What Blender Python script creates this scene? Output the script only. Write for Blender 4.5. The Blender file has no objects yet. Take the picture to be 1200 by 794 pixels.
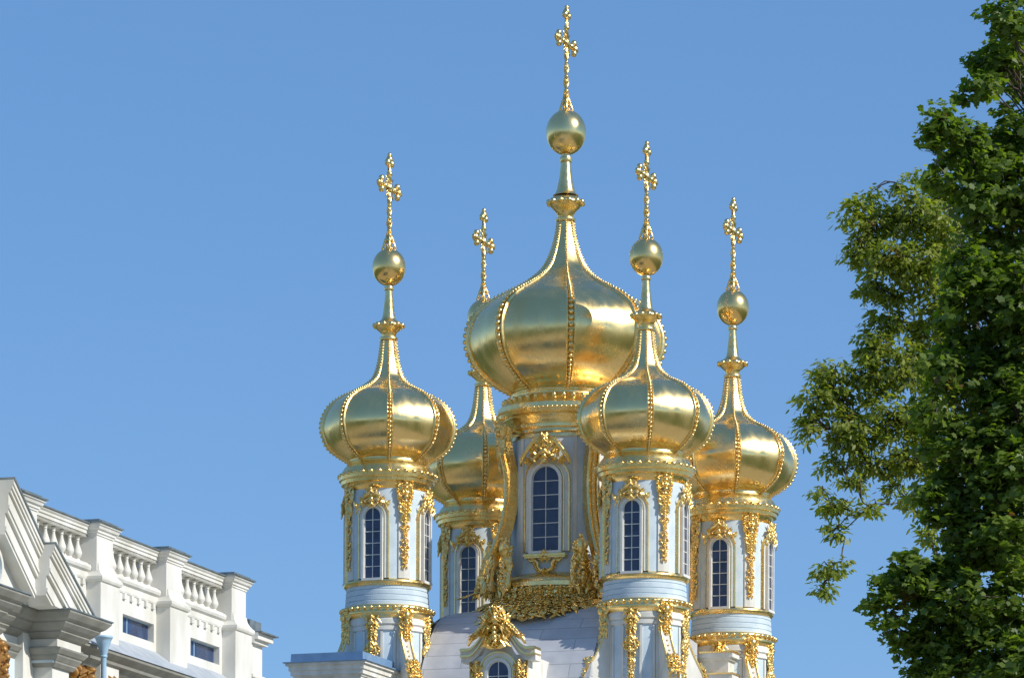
import bpy, math, random
import numpy as np
from math import sin, cos, pi, radians, sqrt, atan2
from mathutils import Vector, Matrix

sc = bpy.context.scene
COL = sc.collection
rnd = random.Random(5)

# ------------------------------------------------------------------ mesh collecting
class MB:
    def __init__(s):
        s.v = []; s.f = []; s.sm = []
    def add(s, vs, fs, smooth=False, M=None):
        b = len(s.v)
        if M is not None:
            vs = [M @ Vector(p) for p in vs]
        s.v.extend([tuple(p) for p in vs])
        s.f.extend([tuple(i + b for i in f) for f in fs])
        s.sm.extend([smooth] * len(fs))
        return s
    def build(s, name, mat, parent=None, loc=(0, 0, 0), rot=0.0):
        me = bpy.data.meshes.new(name)
        me.from_pydata(s.v, [], s.f)
        me.polygons.foreach_set('use_smooth', s.sm)
        me.update()
        me.materials.append(mat)
        return link(name, me, parent, loc, rot)

def link(name, me, parent=None, loc=(0, 0, 0), rot=0.0):
    o = bpy.data.objects.new(name, me)
    COL.objects.link(o)
    o.parent = parent
    o.location = loc
    o.rotation_euler = (0, 0, rot)
    return o

def props(o, label=None, cat=None, group=None, kind=None):
    if label: o['label'] = label
    if cat: o['category'] = cat
    if group: o['group'] = group
    if kind: o['kind'] = kind
    return o

def box(mb, x0, x1, y0, y1, z0, z1, M=None):
    vs = [(x0, y0, z0), (x1, y0, z0), (x1, y1, z0), (x0, y1, z0), (x0, y0, z1), (x1, y0, z1), (x1, y1, z1), (x0, y1, z1)]
    mb.add(vs, [(3, 2, 1, 0), (4, 5, 6, 7), (0, 1, 5, 4), (1, 2, 6, 5), (2, 3, 7, 6), (3, 0, 4, 7)], False, M)

def pol(r, phi, z):            # phi = 0 points to local -y (towards the viewer side), positive to +x
    return (r * sin(phi), -r * cos(phi), z)

def lathe(mb, prof, seg=48, a0=0.0, a1=2 * pi, smooth=True, M=None):
    closed = abs(a1 - a0 - 2 * pi) < 1e-6
    n = seg if closed else seg + 1
    vs = []
    for (r, z) in prof:
        for i in range(n):
            a = a0 + (a1 - a0) * i / seg
            vs.append(pol(r, a, z))
    fs = []
    for j in range(len(prof) - 1):
        for i in range(seg):
            i2 = (i + 1) % n if closed else i + 1
            fs.append((j * n + i, j * n + i2, (j + 1) * n + i2, (j + 1) * n + i))
    mb.add(vs, fs, smooth, M)

def hard_lathe(mb, prof, seg=48, M=None):     # every pair of profile points is its own band: crisp mouldings
    for a, b in zip(prof[:-1], prof[1:]):
        lathe(mb, [a, b], seg, M=M)

def tube(mb, pts, rad, seg=8, cap=True):
    pts = [Vector(p) for p in pts]
    n = len(pts)
    rs = rad if isinstance(rad, (list, tuple)) else [rad] * n
    vs = []; up = None
    for i, p in enumerate(pts):
        d = (pts[min(i + 1, n - 1)] - pts[max(i - 1, 0)])
        if d.length < 1e-9: d = Vector((0, 0, 1))
        d.normalize()
        if up is None:
            up = Vector((0, 0, 1)) if abs(d.z) < .9 else Vector((1, 0, 0))
        a = d.cross(up)
        if a.length < 1e-6: a = d.cross(Vector((0, 1, 0)))
        a.normalize(); b = d.cross(a).normalized(); up = -b if False else up
        for k in range(seg):
            t = 2 * pi * k / seg
            vs.append(p + a * (rs[i] * cos(t)) + b * (rs[i] * sin(t)))
    fs = []
    for i in range(n - 1):
        for k in range(seg):
            k2 = (k + 1) % seg
            fs.append((i * seg + k, i * seg + k2, (i + 1) * seg + k2, (i + 1) * seg + k))
    if cap:
        fs.append(tuple(range(seg - 1, -1, -1)))
        fs.append(tuple(range((n - 1) * seg, n * seg)))
    mb.add(vs, fs, True)

# low sphere templates
def uvs(nu, nv):
    vs = [(0, 0, -1)]
    for j in range(1, nv):
        t = pi * j / nv
        for i in range(nu):
            a = 2 * pi * i / nu
            vs.append((sin(t) * cos(a), sin(t) * sin(a), -cos(t)))
    vs.append((0, 0, 1))
    fs = []
    for i in range(nu):
        fs.append((0, 1 + (i + 1) % nu, 1 + i))
        for j in range(nv - 2):
            a = 1 + j * nu
            fs.append((a + i, a + (i + 1) % nu, a + nu + (i + 1) % nu, a + nu + i))
        a = 1 + (nv - 2) * nu
        fs.append((a + i, a + (i + 1) % nu, len(vs) - 1))
    return vs, fs
S1 = uvs(8, 5); S2 = uvs(20, 12); S0 = uvs(6, 4); S4 = uvs(40, 28)

def ball(mb, c, r, T=S1, M=None):
    rx, ry, rz = r if isinstance(r, (list, tuple)) else (r, r, r)
    mb.add([(c[0] + p[0] * rx, c[1] + p[1] * ry, c[2] + p[2] * rz) for p in T[0]], T[1], True, M)

def ball_frame(mb, c, ax, ay, az, T=S0):
    mb.add([c + ax * p[0] + ay * p[1] + az * p[2] for p in T[0]], T[1], True)

def catmull(pts, n=6):
    P = [np.array(p, float) for p in pts]
    P = [2 * P[0] - P[1]] + P + [2 * P[-1] - P[-2]]
    out = []
    for i in range(1, len(P) - 2):
        for k in range(n):
            t = k / n
            a, b, c, d = P[i - 1], P[i], P[i + 1], P[i + 2]
            out.append(tuple(.5 * (2 * b + (c - a) * t + (2 * a - 5 * b + 4 * c - d) * t * t + (3 * b - a - 3 * c + d) * t ** 3)))
    out.append(tuple(P[-2]))
    return out

# ------------------------------------------------------------------ materials
def nodes(name):
    m = bpy.data.materials.new(name); m.use_nodes = True
    nt = m.node_tree; b = nt.nodes['Principled BSDF']
    return m, nt, b

def varied(name, c1, c2, scale=3.0, rough=.6, metal=0.0, bump=0.0, bscale=20.0, r2=None, stretch=(1, 1, 1), detail=5):
    m, nt, b = nodes(name)
    N = nt.nodes; L = nt.links
    tc = N.new('ShaderNodeTexCoord'); mp = N.new('ShaderNodeMapping')
    mp.inputs['Scale'].default_value = stretch
    L.new(tc.outputs['Object'], mp.inputs['Vector'])
    no = N.new('ShaderNodeTexNoise'); no.inputs['Scale'].default_value = scale; no.inputs['Detail'].default_value = detail
    L.new(mp.outputs[0], no.inputs['Vector'])
    cr = N.new('ShaderNodeValToRGB')
    cr.color_ramp.elements[0].position = .35; cr.color_ramp.elements[1].position = .68
    cr.color_ramp.elements[0].color = (*c1, 1); cr.color_ramp.elements[1].color = (*c2, 1)
    L.new(no.outputs['Fac'], cr.inputs[0]); L.new(cr.outputs[0], b.inputs['Base Color'])
    b.inputs['Metallic'].default_value = metal
    b.inputs['Roughness'].default_value = rough
    if r2 is not None:
        mr = N.new('ShaderNodeMapRange'); mr.inputs['From Min'].default_value = .3; mr.inputs['From Max'].default_value = .7
        mr.inputs['To Min'].default_value = rough; mr.inputs['To Max'].default_value = r2
        n3 = N.new('ShaderNodeTexNoise'); n3.inputs['Scale'].default_value = scale * 2.3; n3.inputs['Detail'].default_value = 6
        L.new(mp.outputs[0], n3.inputs['Vector'])
        L.new(n3.outputs['Fac'], mr.inputs['Value']); L.new(mr.outputs[0], b.inputs['Roughness'])
    if bump:
        n2 = N.new('ShaderNodeTexNoise'); n2.inputs['Scale'].default_value = bscale; n2.inputs['Detail'].default_value = 4
        L.new(mp.outputs[0], n2.inputs['Vector'])
        bp = N.new('ShaderNodeBump'); bp.inputs['Strength'].default_value = bump; bp.inputs['Distance'].default_value = .02
        L.new(n2.outputs['Fac'], bp.inputs['Height']); L.new(bp.outputs[0], b.inputs['Normal'])
    return m

GOLD_D = varied('gilded_sheet', (.96, .665, .26), (1.0, .77, .36), .9, .17, 1.0, .20, 7.0, r2=.34, stretch=(1, 1, .35))
GOLD = varied('gilded_ornament', (.94, .65, .24), (.99, .77, .36), 3.0, .22, 1.0, .12, 24.0, r2=.36)
GOLD_C = varied('gilded_carving', (.94, .64, .21), (.99, .76, .33), 5.0, .27, 1.0, .25, 22.0, r2=.42)
BLUE = varied('pale_blue_plaster', (.52, .62, .68), (.64, .73, .78), 1.6, .75, 0, .1, 30)
WHITE = varied('white_plaster', (.60, .58, .51), (.80, .79, .75), 1.9, .7, 0, .12, 14, stretch=(1, 1, .35))
WFRAME = varied('white_painted_wood', (.72, .70, .64), (.80, .79, .74), 3, .5)
CREAM = varied('palace_limewash', (.62, .60, .53), (.79, .775, .73), 1.1, .8, 0, .15, 9, stretch=(1, 1, .4))
CORNICE_SHADE = varied('shade_grey_cornice', (.24, .235, .205), (.33, .325, .285), 1.5, .8, 0, .15, 9)  # base colour darkened to paint in the shade on the down-facing mouldings
FLASH = varied('zinc_flashing', (.16, .19, .19), (.26, .29, .29), 2.5, .45, .4, .05, 8)
FLASHL = varied('light_zinc_roofing', (.40, .44, .48), (.52, .55, .58), 1.8, .5, .2, .06, 6)
BLUEROOF = varied('blue_grey_painted_metal', (.13, .24, .40), (.17, .29, .46), 2, .45)
PIPE = varied('pale_blue_painted_metal', (.33, .50, .66), (.40, .57, .72), 4, .4)
OCHRE = varied('ochre_bronze_carving', (.22, .10, .025), (.50, .27, .07), 6, .45, .25, .3, 18)

def roof_mat():
    m, nt, b = nodes('lead_sheet_roof'); N = nt.nodes; L = nt.links
    tc = N.new('ShaderNodeTexCoord')
    br = N.new('ShaderNodeTexBrick'); br.offset = .5
    br.inputs['Scale'].default_value = 1.0; br.inputs['Mortar Size'].default_value = .014
    br.inputs['Brick Width'].default_value = 3.1; br.inputs['Row Height'].default_value = .66
    br.inputs['Color1'].default_value = (.54, .55, .57, 1); br.inputs['Color2'].default_value = (.60, .61, .63, 1)
    br.inputs['Mortar'].default_value = (.34, .35, .37, 1)
    L.new(tc.outputs['UV'], br.inputs['Vector'])
    no = N.new('ShaderNodeTexNoise'); no.inputs['Scale'].default_value = 1.4; no.inputs['Detail'].default_value = 6
    L.new(tc.outputs['Object'], no.inputs['Vector'])
    mx = N.new('ShaderNodeMix'); mx.data_type = 'RGBA'; mx.blend_type = 'MULTIPLY'; mx.inputs['Factor'].default_value = .5
    cr = N.new('ShaderNodeValToRGB'); cr.color_ramp.elements[0].color = (.7, .7, .72, 1); cr.color_ramp.elements[0].position = .35; cr.color_ramp.elements[1].position = .65
    L.new(no.outputs['Fac'], cr.inputs[0])
    L.new(br.outputs['Color'], mx.inputs['A']); L.new(cr.outputs[0], mx.inputs['B'])
    L.new(mx.outputs['Result'], b.inputs['Base Color'])
    b.inputs['Roughness'].default_value = .55; b.inputs['Metallic'].default_value = .15
    bp = N.new('ShaderNodeBump'); bp.inputs['Strength'].default_value = .6; bp.inputs['Distance'].default_value = .03; bp.invert = True
    L.new(br.outputs['Fac'], bp.inputs['Height']); L.new(bp.outputs[0], b.inputs['Normal'])
    return m
ROOF = roof_mat()

def glass_mat():
    m, nt, b = nodes('dark_window_glass'); N = nt.nodes; L = nt.links
    tc = N.new('ShaderNodeTexCoord'); no = N.new('ShaderNodeTexNoise')
    no.inputs['Scale'].default_value = 1.7; no.inputs['Detail'].default_value = 3
    L.new(tc.outputs['Object'], no.inputs['Vector'])
    cr = N.new('ShaderNodeValToRGB')
    cr.color_ramp.elements[0].color = (.010, .014, .035, 1); cr.color_ramp.elements[1].color = (.05, .06, .13, 1)
    vo = N.new('ShaderNodeTexVoronoi'); vo.inputs['Scale'].default_value = 2.3; vo.distance = 'CHEBYCHEV'
    L.new(tc.outputs['Object'], vo.inputs['Vector'])
    ad = N.new('ShaderNodeMix'); ad.inputs['Factor'].default_value = .6
    L.new(no.outputs['Fac'], ad.inputs['A']); L.new(vo.outputs['Color'], ad.inputs['B'])
    L.new(ad.outputs['Result'], cr.inputs[0]); L.new(cr.outputs[0], b.inputs['Base Color'])
    b.inputs['Roughness'].default_value = .06
    b.inputs['Specular IOR Level'].default_value = .7
    bp = N.new('ShaderNodeBump'); bp.inputs['Strength'].default_value = .15; bp.inputs['Distance'].default_value = .05
    L.new(no.outputs['Fac'], bp.inputs['Height']); L.new(bp.outputs[0], b.inputs['Normal'])
    return m
GLASS = glass_mat()
BGLASS = varied('blue_window_glass', (.015, .03, .09), (.035, .07, .16), 1.5, .05)

# ------------------------------------------------------------------ carved ornament
def leaf_plate(mb, c, a, b, n):
    """pointed, ridged carved leaf"""
    vs = [c - a, c + b * .9 - a * .15, c + a * 1.25 + n * .35, c - b * .9 - a * .15, c + n, c - n * .6, c + a * .55 + b * .55 + n * .2, c + a * .55 - b * .55 + n * .2]
    fs = [(0, 1, 4), (1, 6, 4), (6, 2, 4), (2, 7, 4), (7, 3, 4), (3, 0, 4), (1, 0, 5), (6, 1, 5), (2, 6, 5), (7, 2, 5), (3, 7, 5), (0, 3, 5)]
    mb.add(vs, fs, False)

def ornament(mb, surf, length, width, n, seed, depth=.09, big=.10, curls=True):
    """symmetrical carved foliage: leaves, buds and curls spread over a panel.
    surf(s, t, h) -> Vector ; s sideways (m), t down (m), h out of the wall; width(t) = half width"""
    R = random.Random(seed)
    def frame(s, t, h):
        c = surf(s, t, h); ex = (surf(s + .01, t, h) - c).normalized(); ey = (surf(s, t + .01, h) - c).normalized()
        ez = (surf(s, t, h + .01) - c).normalized()
        return c, ex, ey, ez
    for k in range(n):
        t = length * (k + R.random()) / n
        w = width(t)
        s = w * R.random() ** .8
        a = R.uniform(-1.1, 1.1)
        L1 = big * R.uniform(.7, 1.5); L2 = L1 * R.uniform(.20, .40)
        h = depth * (1 - .55 * (s / max(w, .01)) ** 2) * R.uniform(.45, 1.0)
        for sg in (-1, 1):
            c, ex, ey, ez = frame(sg * s, t, h)
            d1 = ex * (sg * sin(a)) + ey * cos(a); d2 = ex * cos(a) - ey * (sg * sin(a))
            if k % 4 != 0:
                leaf_plate(mb, c, d1 * L1 * 1.1, d2 * L2 * 1.7, ez * (depth * .7))
            else:
                ball_frame(mb, c, d1 * L1, d2 * L2, ez * (depth * R.uniform(.35, .7)) + d1 * L1 * .25)
            if s < w * .12: break
    t = 0.0
    while t < length:
        w = width(t); q = min(max(w * .42, big * .35), big * 1.1)
        c, ex, ey, ez = frame(R.uniform(-.02, .02), t, depth * R.uniform(.7, 1.25))
        ball_frame(mb, c, ex * q * R.uniform(.5, .8), ey * q * R.uniform(.6, 1.0), ez * depth * .7)
        for sg in (-1, 1):
            leaf_plate(mb, c, (ex * sg + ey * .7) * q * 1.0, (ey - ex * sg * .7) * q * .45, ez * depth * .6)
        t += q * R.uniform(.9, 1.5)
    if curls:
        m = max(2, int(length / (big * 2.6)))
        for k in range(m):
            t = length * (k + .5) / m
            w = width(t); r = min(w * .55, big * 1.1)
            if r < .03: continue
            for sg in (-1, 1):
                pts = []; rr = []
                for i in range(10):
                    u = i / 9; an = u * 4.6 + R.uniform(-.05, .05)
                    q = r * (1 - .7 * u)
                    s = sg * (w * .52 + q * cos(an)); tt = t + q * sin(an)
                    pts.append(surf(s, tt, depth * (.8 + .5 * u))); rr.append(big * .22 * (1 - .45 * u))
                tube(mb, pts, rr, 5)

def drum_surf(r, phi, ztop, slope=0.0):
    def f(s, t, h):
        rr = r + h + slope * t
        return Vector(pol(rr, phi + s / r, ztop - t))
    return f
def plane_surf(d, phi, ztop, lean=0.0):
    e = Vector((cos(phi), sin(phi), 0)); n = Vector((sin(phi), -cos(phi), 0))
    def f(s, t, h):
        return n * (d + h + lean * t) + e * s + Vector((0, 0, ztop - t))
    return f

# ------------------------------------------------------------------ onion dome
def arclen(prof):
    d = [0]
    for a, b in zip(prof[:-1], prof[1:]):
        d.append(d[-1] + math.hypot(b[0] - a[0], b[1] - a[1]))
    return d

RIBS = [radians(22.5 + 45 * k) for k in range(8)]
def dome_mesh(prof, flat=.35):
    mb = MB(); m = 8
    for ph in RIBS:
        vs = []
        for (r, z) in prof:
            for i in range(m + 1):
                a = -radians(22.5) + radians(45) * i / m
                flatr = r * cos(radians(22.5)) / cos(a)
                rr = flatr * (1 - flat) + r * flat
                vs.append(pol(rr, ph + radians(22.5) + a, z))
        fs = []
        for j in range(len(prof) - 1):
            for i in range(m):
                fs.append((j * (m + 1) + i, j * (m + 1) + i + 1, (j + 1) * (m + 1) + i + 1, (j + 1) * (m + 1) + i))
        mb.add(vs, fs, True)
    return mb

def rib_mesh(prof, ph):
    mb = MB()
    d = arclen(prof); Ltot = d[-1]
    def at(s):
        s = min(max(s, 0), Ltot)
        for i in range(len(d) - 1):
            if d[i + 1] >= s: break
        u = (s - d[i]) / max(d[i + 1] - d[i], 1e-9)
        a, b = prof[i], prof[i + 1]
        r = a[0] + (b[0] - a[0]) * u; z = a[1] + (b[1] - a[1]) * u
        tx, tz = b[0] - a[0], b[1] - a[1]; l = math.hypot(tx, tz)
        return r, z, (-tz / l, tx / l)      # outward normal in (r,z) when the profile runs downward
    et = Vector((cos(ph), sin(ph), 0)); er = Vector((sin(ph), -cos(ph), 0)); ez = Vector((0, 0, 1))
    W = lambda r: min(.05 + .088 * r, .40, r * .55)
    # band with two side rolls
    N = 60
    rows = []
    for i in range(N + 1):
        r, z, n = at(Ltot * i / N)
        if n[0] < 0 and n[1] < 0: n = (-n[0], -n[1])
        w = W(r) / 2
        nv = er * n[0] + ez * n[1]
        c = er * r + ez * z
        prof2 = [(-w, -.05), (-w * .98, w * .30), (-w * .80, w * .46), (-w * .55, w * .30), (-w * .5, w * .12), (w * .5, w * .12), (w * .55, w * .30), (w * .80, w * .46), (w * .98, w * .30), (w, -.05)]
        rows.append([c + et * a + nv * b for a, b in prof2])
    k = len(rows[0]); vs = [p for row in rows for p in row]; fs = []
    for i in range(N):
        for j in range(k - 1):
            fs.append((i * k + j, (i + 1) * k + j, (i + 1) * k + j + 1, i * k + j + 1))
    mb.add(vs, fs, True)
    s = .03
    while s < Ltot:
        r, z, n = at(s); w = W(r)
        q = max(.05, w * .265)
        nv = er * n[0] + ez * n[1]
        tv = et.cross(nv)
        c = er * r + ez * z + nv * (w * .16 + q * .25)
        ball_frame(mb, c, et * q * .92, tv * q, nv * q * 1.05, S1)
        s += q * 2.35
    return mb

def bead_ring(mb, r, z, q, n, sx=1.0, sz=1.0, a0=0):
    for i in range(n):
        a = a0 + 2 * pi * i / n
        er = Vector((sin(a), -cos(a), 0)); et = Vector((cos(a), sin(a), 0))
        ball_frame(mb, er * r + Vector((0, 0, z)), et * q * sx, er * q, Vector((0, 0, q * sz)), S1)

def cross_mesh(z0, H, arm):
    """ornate cross: the bar runs along local y"""
    mb = MB()
    R = random.Random(3)
    zc = z0 + H * .665
    sh = .052
    # openwork shaft: two twisted rods and beads
    for q in (0, pi):
        pts = []
        for i in range(40):
            u = i / 39; z = z0 + u * H * .60
            a = q + u * 14; rr = .085 * (1 - .45 * u)
            pts.append((rr * 1.25 * cos(a), rr * 1.25 * sin(a), z))
        tube(mb, pts, .042, 6)
    tube(mb, [(0, 0, z0 - .1), (0, 0, z0 + H * .97)], [sh * 1.3, sh * 1.1], 8)
    for i in range(13):
        u = i / 12
        ball(mb, (0, 0, z0 + .05 + u * H * .56), (.135 - .055 * u, .135 - .055 * u, .08), S1)
    # base scrolls on the ball
    for k in range(4):
        a = k * pi / 2 + .4
        pts = [(cos(a) * r_, sin(a) * r_, z0 + z_) for r_, z_ in ((.06, .62), (.12, .42), (.20, .20), (.27, .02), (.22, -.06), (.15, .03))]
        tube(mb, pts, .05, 6)
        ball(mb, (cos(a) * .14, sin(a) * .14, z0 + .34), .09, S1)
    # upper shaft and arms
    def limb(d, L, w=.095):
        d = Vector(d)
        c = Vector((0, 0, zc))
        tube(mb, [c, c + d * L], [w, w * .8], 8)
        e = c + d * L
        side = Vector((0, 1, 0)) if abs(d.z) > .5 else Vector((0, 0, 1))
        for q, r_ in ((d * .02, .17), (side * .20 - d * .12, .15), (-side * .20 - d * .12, .15), (d * .20, .11)):
            ball(mb, e + q, (r_ * .9, r_, r_), S1)
        ball(mb, c + d * L * .5, .13, S1)
        for sg in (-1, 1):
            tube(mb, [c + d * L * .35, c + d * L * .55 + side * sg * .12, c + d * L * .75 + side * sg * .10, c + d * L * .70 + side * sg * .04], .024, 5)
    limb((0, 0, 1), H * .30)
    limb((0, 1, 0), arm); limb((0, -1, 0), arm)
    ball(mb, (0, 0, zc), (.16, .22, .22), S1)
    for k in range(4):
        a = pi / 4 + k * pi / 2
        for da, l in ((-.25, .42), (0, .60), (.25, .42)):
            d = Vector((0, cos(a + da), sin(a + da)))
            tube(mb, [Vector((0, 0, zc)) + d * .1, Vector((0, 0, zc)) + d * l], [.05, .018], 5)
    # ring of scrolls under the arms
    for sg in (-1, 1):
        tube(mb, [(0, 0, zc - .75), (0, sg * .14, zc - .66), (0, sg * .20, zc - .50), (0, sg * .12, zc - .42), (0, sg * .06, zc - .5)], .03, 6)
    return mb

ROT = radians(-19.6)
church = bpy.data.objects.new('church', None); COL.objects.link(church)
church.location = (2.17, 0, 0); church.rotation_euler = (0, 0, ROT)
props(church, 'pale blue and white baroque church with five gold onion domes on window drums', 'church')

# ---------- arched window lying in a plane at distance d from the axis
def arch_pts(w, z0, z1, n=12):     # half outline of opening, straight sides then half circle; returns closed list
    h = z1 - w
    pts = [(-w, z0), (-w, h)]
    for i in range(1, n):
        a = pi - pi * i / n
        pts.append((w * cos(a), h + w * sin(a)))
    pts += [(w, h), (w, z0)]
    return pts

def to_plane(s, d, z, phi):
    return Vector((sin(phi) * d + cos(phi) * s, -cos(phi) * d + sin(phi) * s, z))

def strip_between(mb, inner, outer, d0, d1, phi):
    """solid frame between two outlines of equal length, from depth d0 (back) to d1 (front)"""
    n = len(inner); vs = []
    for (s, z) in inner: vs.append(to_plane(s, d1, z, phi))
    for (s, z) in outer: vs.append(to_plane(s, d1, z, phi))
    for (s, z) in inner: vs.append(to_plane(s, d0, z, phi))
    for (s, z) in outer: vs.append(to_plane(s, d0, z, phi))
    fs = []
    for i in range(n - 1):
        fs.append((i, i + 1, n + i + 1, n + i))
        fs.append((i + 1, i, 2 * n + i, 2 * n + i + 1))
        fs.append((n + i, n + i + 1, 3 * n + i + 1, 3 * n + i))
    fs.append((0, n, 3 * n, 2 * n)); fs.append((n - 1, 2 * n - 1 + 0, 4 * n - 1, 3 * n - 1))
    mb.add(vs, fs, False)

def window_meshes(w, z0, z1, d, phi, rows, trim=.09, deep=.10, wall_r=None):
    """returns frame mb, pane mb, gold edge mb.  d = plane of the glass"""
    fr, pa, gd = MB(), MB(), MB()
    gl = arch_pts(w, z0, z1)
    vs = [to_plane(s, d, z, phi) for s, z in gl]
    pa.add(vs, [tuple(range(len(vs)))], False)
    o1 = arch_pts(w + trim, z0 - trim * .0, z1 + trim)
    strip_between(fr, gl, o1, d - .25, d + deep, phi)
    # inner sash
    strip_between(fr, arch_pts(w - .035, z0, z1 - .035), arch_pts(w - .001, z0, z1 - .001), d - .01, d + .03, phi)
    # bottom rail
    M = Matrix(((cos(phi), -sin(phi), 0, 0), (sin(phi), cos(phi), 0, 0), (0, 0, 1, 0), (0, 0, 0, 1)))
    box(fr, -w - trim, w + trim, -d - deep - .03, -d + .2, z0 - .10, z0, M)
    b = .014
    box(fr, -b, b, -d - .028, -d + .01, z0, z1 - .02, M)
    for k in range(1, rows):
        z = z0 + (z1 - z0) * k / rows * .985
        ww = w if z < z1 - w else sqrt(max(w * w - (z - (z1 - w)) ** 2, .01))
        box(fr, -ww, ww, -d - .025, -d + .01, z - b, z + b, M)
    # outer raised white moulding with a gold edge, bent round the drum
    k_ = w / .355 if w < .5 else 1.35
    def bent(mbx, a_, b_, e):
        ia = arch_pts(w + trim + a_, z0, z1 + trim + a_); ib = arch_pts(w + trim + b_, z0, z1 + trim + b_)
        dep = (lambda s: sqrt(max(wall_r ** 2 - s * s, .01))) if wall_r else (lambda s: d - .05)
        n = len(ia); vs = []
        for o_, e_ in ((ia, e), (ib, e), (ib, -.04), (ia, -.04)):
            vs += [to_plane(s, dep(s) + e_, z, phi) for s, z in o_]
        fs = []
        for q in range(3):
            fs += [(q * n + i, q * n + i + 1, (q + 1) * n + i + 1, (q + 1) * n + i) for i in range(n - 1)]
        fs += [(3 * n + i, 3 * n + i + 1, i + 1, i) for i in range(n - 1)]
        mbx.add(vs, fs, False)
    bent(fr, .05 * k_, .16 * k_, .09 * k_)
    bent(gd, .163 * k_, .205 * k_, .12 * k_)
    bent(gd, .015 * k_, .045 * k_, .10 * k_)
    return fr, pa, gd

# ================================================================== small corner turret (local z = world z)
K = 29.08
Z = lambda y: 1.6 + (1506 - y) / K
def build_turret():
    P = {}
    R = 1.61
    wall = MB()
    lathe(wall, [(R, Z(686)), (R, Z(560))], 64)
    lathe(wall, [(1.60, 19.0), (1.60, Z(726))], 64)
    # stepped light-blue plinth band between the gilded rings
    z0, z1 = Z(716), Z(690); hh = (z1 - z0) / 4
    pr = []
    for k in range(4):
        zz = z0 + k * hh; rr = 1.70 - .015 * k
        pr += [(rr - .035, zz), (rr, zz + .025), (rr, zz + hh - .03), (rr - .035, zz + hh - .005)]
    hard_lathe(wall, pr, 64)
    P['wall'] = wall
    # white flat pilasters + moulding (trim)
    tr = MB()
    for k in range(4):
        a = radians(45 + 90 * k)
        for (r0, zt, zb, hw) in ((R, Z(577), Z(684), .24), (1.60, Z(730), 19.2, .30)):
            vs = []
            m = 6
            for (zz) in (zb, zt):
                for i in range(m + 1):
                    vs.append(pol(r0 + .05, a + (-1 + 2 * i / m) * hw / r0, zz))
                    vs.append(pol(r0 - .05, a + (-1 + 2 * i / m) * hw / r0, zz))
            st = 2 * (m + 1); fs = []
            for i in range(m):
                fs.append((2 * i, 2 * i + 2, st + 2 * i + 2, st + 2 * i))
            fs.append((0, st, st + 1, 1)); fs.append((2 * m, 2 * m + 1, st + 2 * m + 1, st + 2 * m))
            tr.add(vs, fs, False)
    # under the ring on the lower tier: white stepped moulding and narrow panel strips
    hard_lathe(tr, [(1.60, Z(745)), (1.68, Z(744)), (1.68, Z(740)), (1.64, Z(739)), (1.72, Z(737)), (1.72, Z(732)), (1.66, Z(727)), (1.6, Z(727))], 64)
    for k in range(8):
        for sg in (-1, 1):
            a = radians(45 * k + sg * 13.5)
            vs = [pol(1.66, a - .03, 19.2), pol(1.66, a + .03, 19.2), pol(1.66, a + .03, Z(746)), pol(1.66, a - .03, Z(746)),
                  pol(1.57, a - .03, 19.2), pol(1.57, a + .03, 19.2), pol(1.57, a + .03, Z(746)), pol(1.57, a - .03, Z(746))]
            tr.add(vs, [(0, 1, 2, 3), (4, 0, 3, 7), (1, 5, 6, 2)], False)
    P['trim'] = tr
    # gilded rings
    sill = MB()
    hard_lathe(sill, [(1.6, Z(693)), (1.70, Z(692)), (1.76, Z(690)), (1.78, Z(688)), (1.75, Z(686)), (1.60, Z(684))], 72)
    P['sill_ring'] = sill
    ring = MB()
    lathe(ring, [(1.58, Z(733)), (1.66, Z(731)), (1.80, Z(727)), (1.84, Z(725)), (1.84, Z(722)), (1.80, Z(721)), (1.84, Z(719)), (1.84, Z(716)), (1.68, Z(714))], 72)
    bead_ring(ring, 1.86, Z(718.5), .095, 36, 1.1, .85)
    P['beaded_ring'] = ring
    # cornice under the dome
    co = MB()
    lathe(co, [(1.60, Z(580)), (1.68, Z(577)), (1.72, Z(575)), (1.74, Z(572))], 72)
    hard_lathe(co, [(1.74, Z(572)), (1.88, Z(571)), (1.90, Z(567)), (1.97, Z(566)), (1.99, Z(561.5)), (1.93, Z(559)), (1.86, Z(555))], 72)
    lathe(co, [(1.84, Z(556)), (1.80, Z(552)), (1.70, Z(549)), (1.62, Z(545)), (1.60, Z(541)), (1.66, Z(540)), (1.66, Z(537)), (1.60, Z(535)), (1.4, Z(533))], 72)
    bead_ring(co, 1.95, Z(560.5), .105, 34, 1.15, .8)
    P['cornice'] = co
    # windows
    for k in range(4):
        fr, pa, gd = window_meshes(.355, 29.86, 32.69, R + .03, radians(90 * k), 6, wall_r=R)
        P[('window_frame', k)] = fr; P[('window_pane', k)] = pa; P[('gilded_window_edge', k)] = gd
        orn = MB()
        ornament(orn, plane_surf(R + .10, radians(90 * k), 33.42), .72, lambda t: .20 + .55 * (t / .72) ** .8, 20, 11 + k, .13, .13)
        # swept hood lines of the cartouche
        for sg in (-1, 1):
            f = plane_surf(R + .12, radians(90 * k), 33.3)
            tube(orn, [f(sg * .05, .02, .06), f(sg * .26, .10, .06), f(sg * .46, .36, .04), f(sg * .60, .66, .02), f(sg * .70, .86, 0)], [.05, .05, .045, .04, .03], 6)
        P[('window_cartouche', k)] = orn
    # upper pilaster drops
    for k in range(4):
        a = radians(45 + 90 * k)
        o = MB()
        ornament(o, drum_surf(R + .05, a, Z(571)), 1.35, lambda t: .40 - .14 * t, 36, 31, .12, .12)
        ornament(o, drum_surf(R + .05, a, Z(571) - 1.3), 2.2, lambda t: .20 - .045 * t, 30, 37, .09, .09, curls=False)
        P[('pilaster_drop', k)] = o
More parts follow.
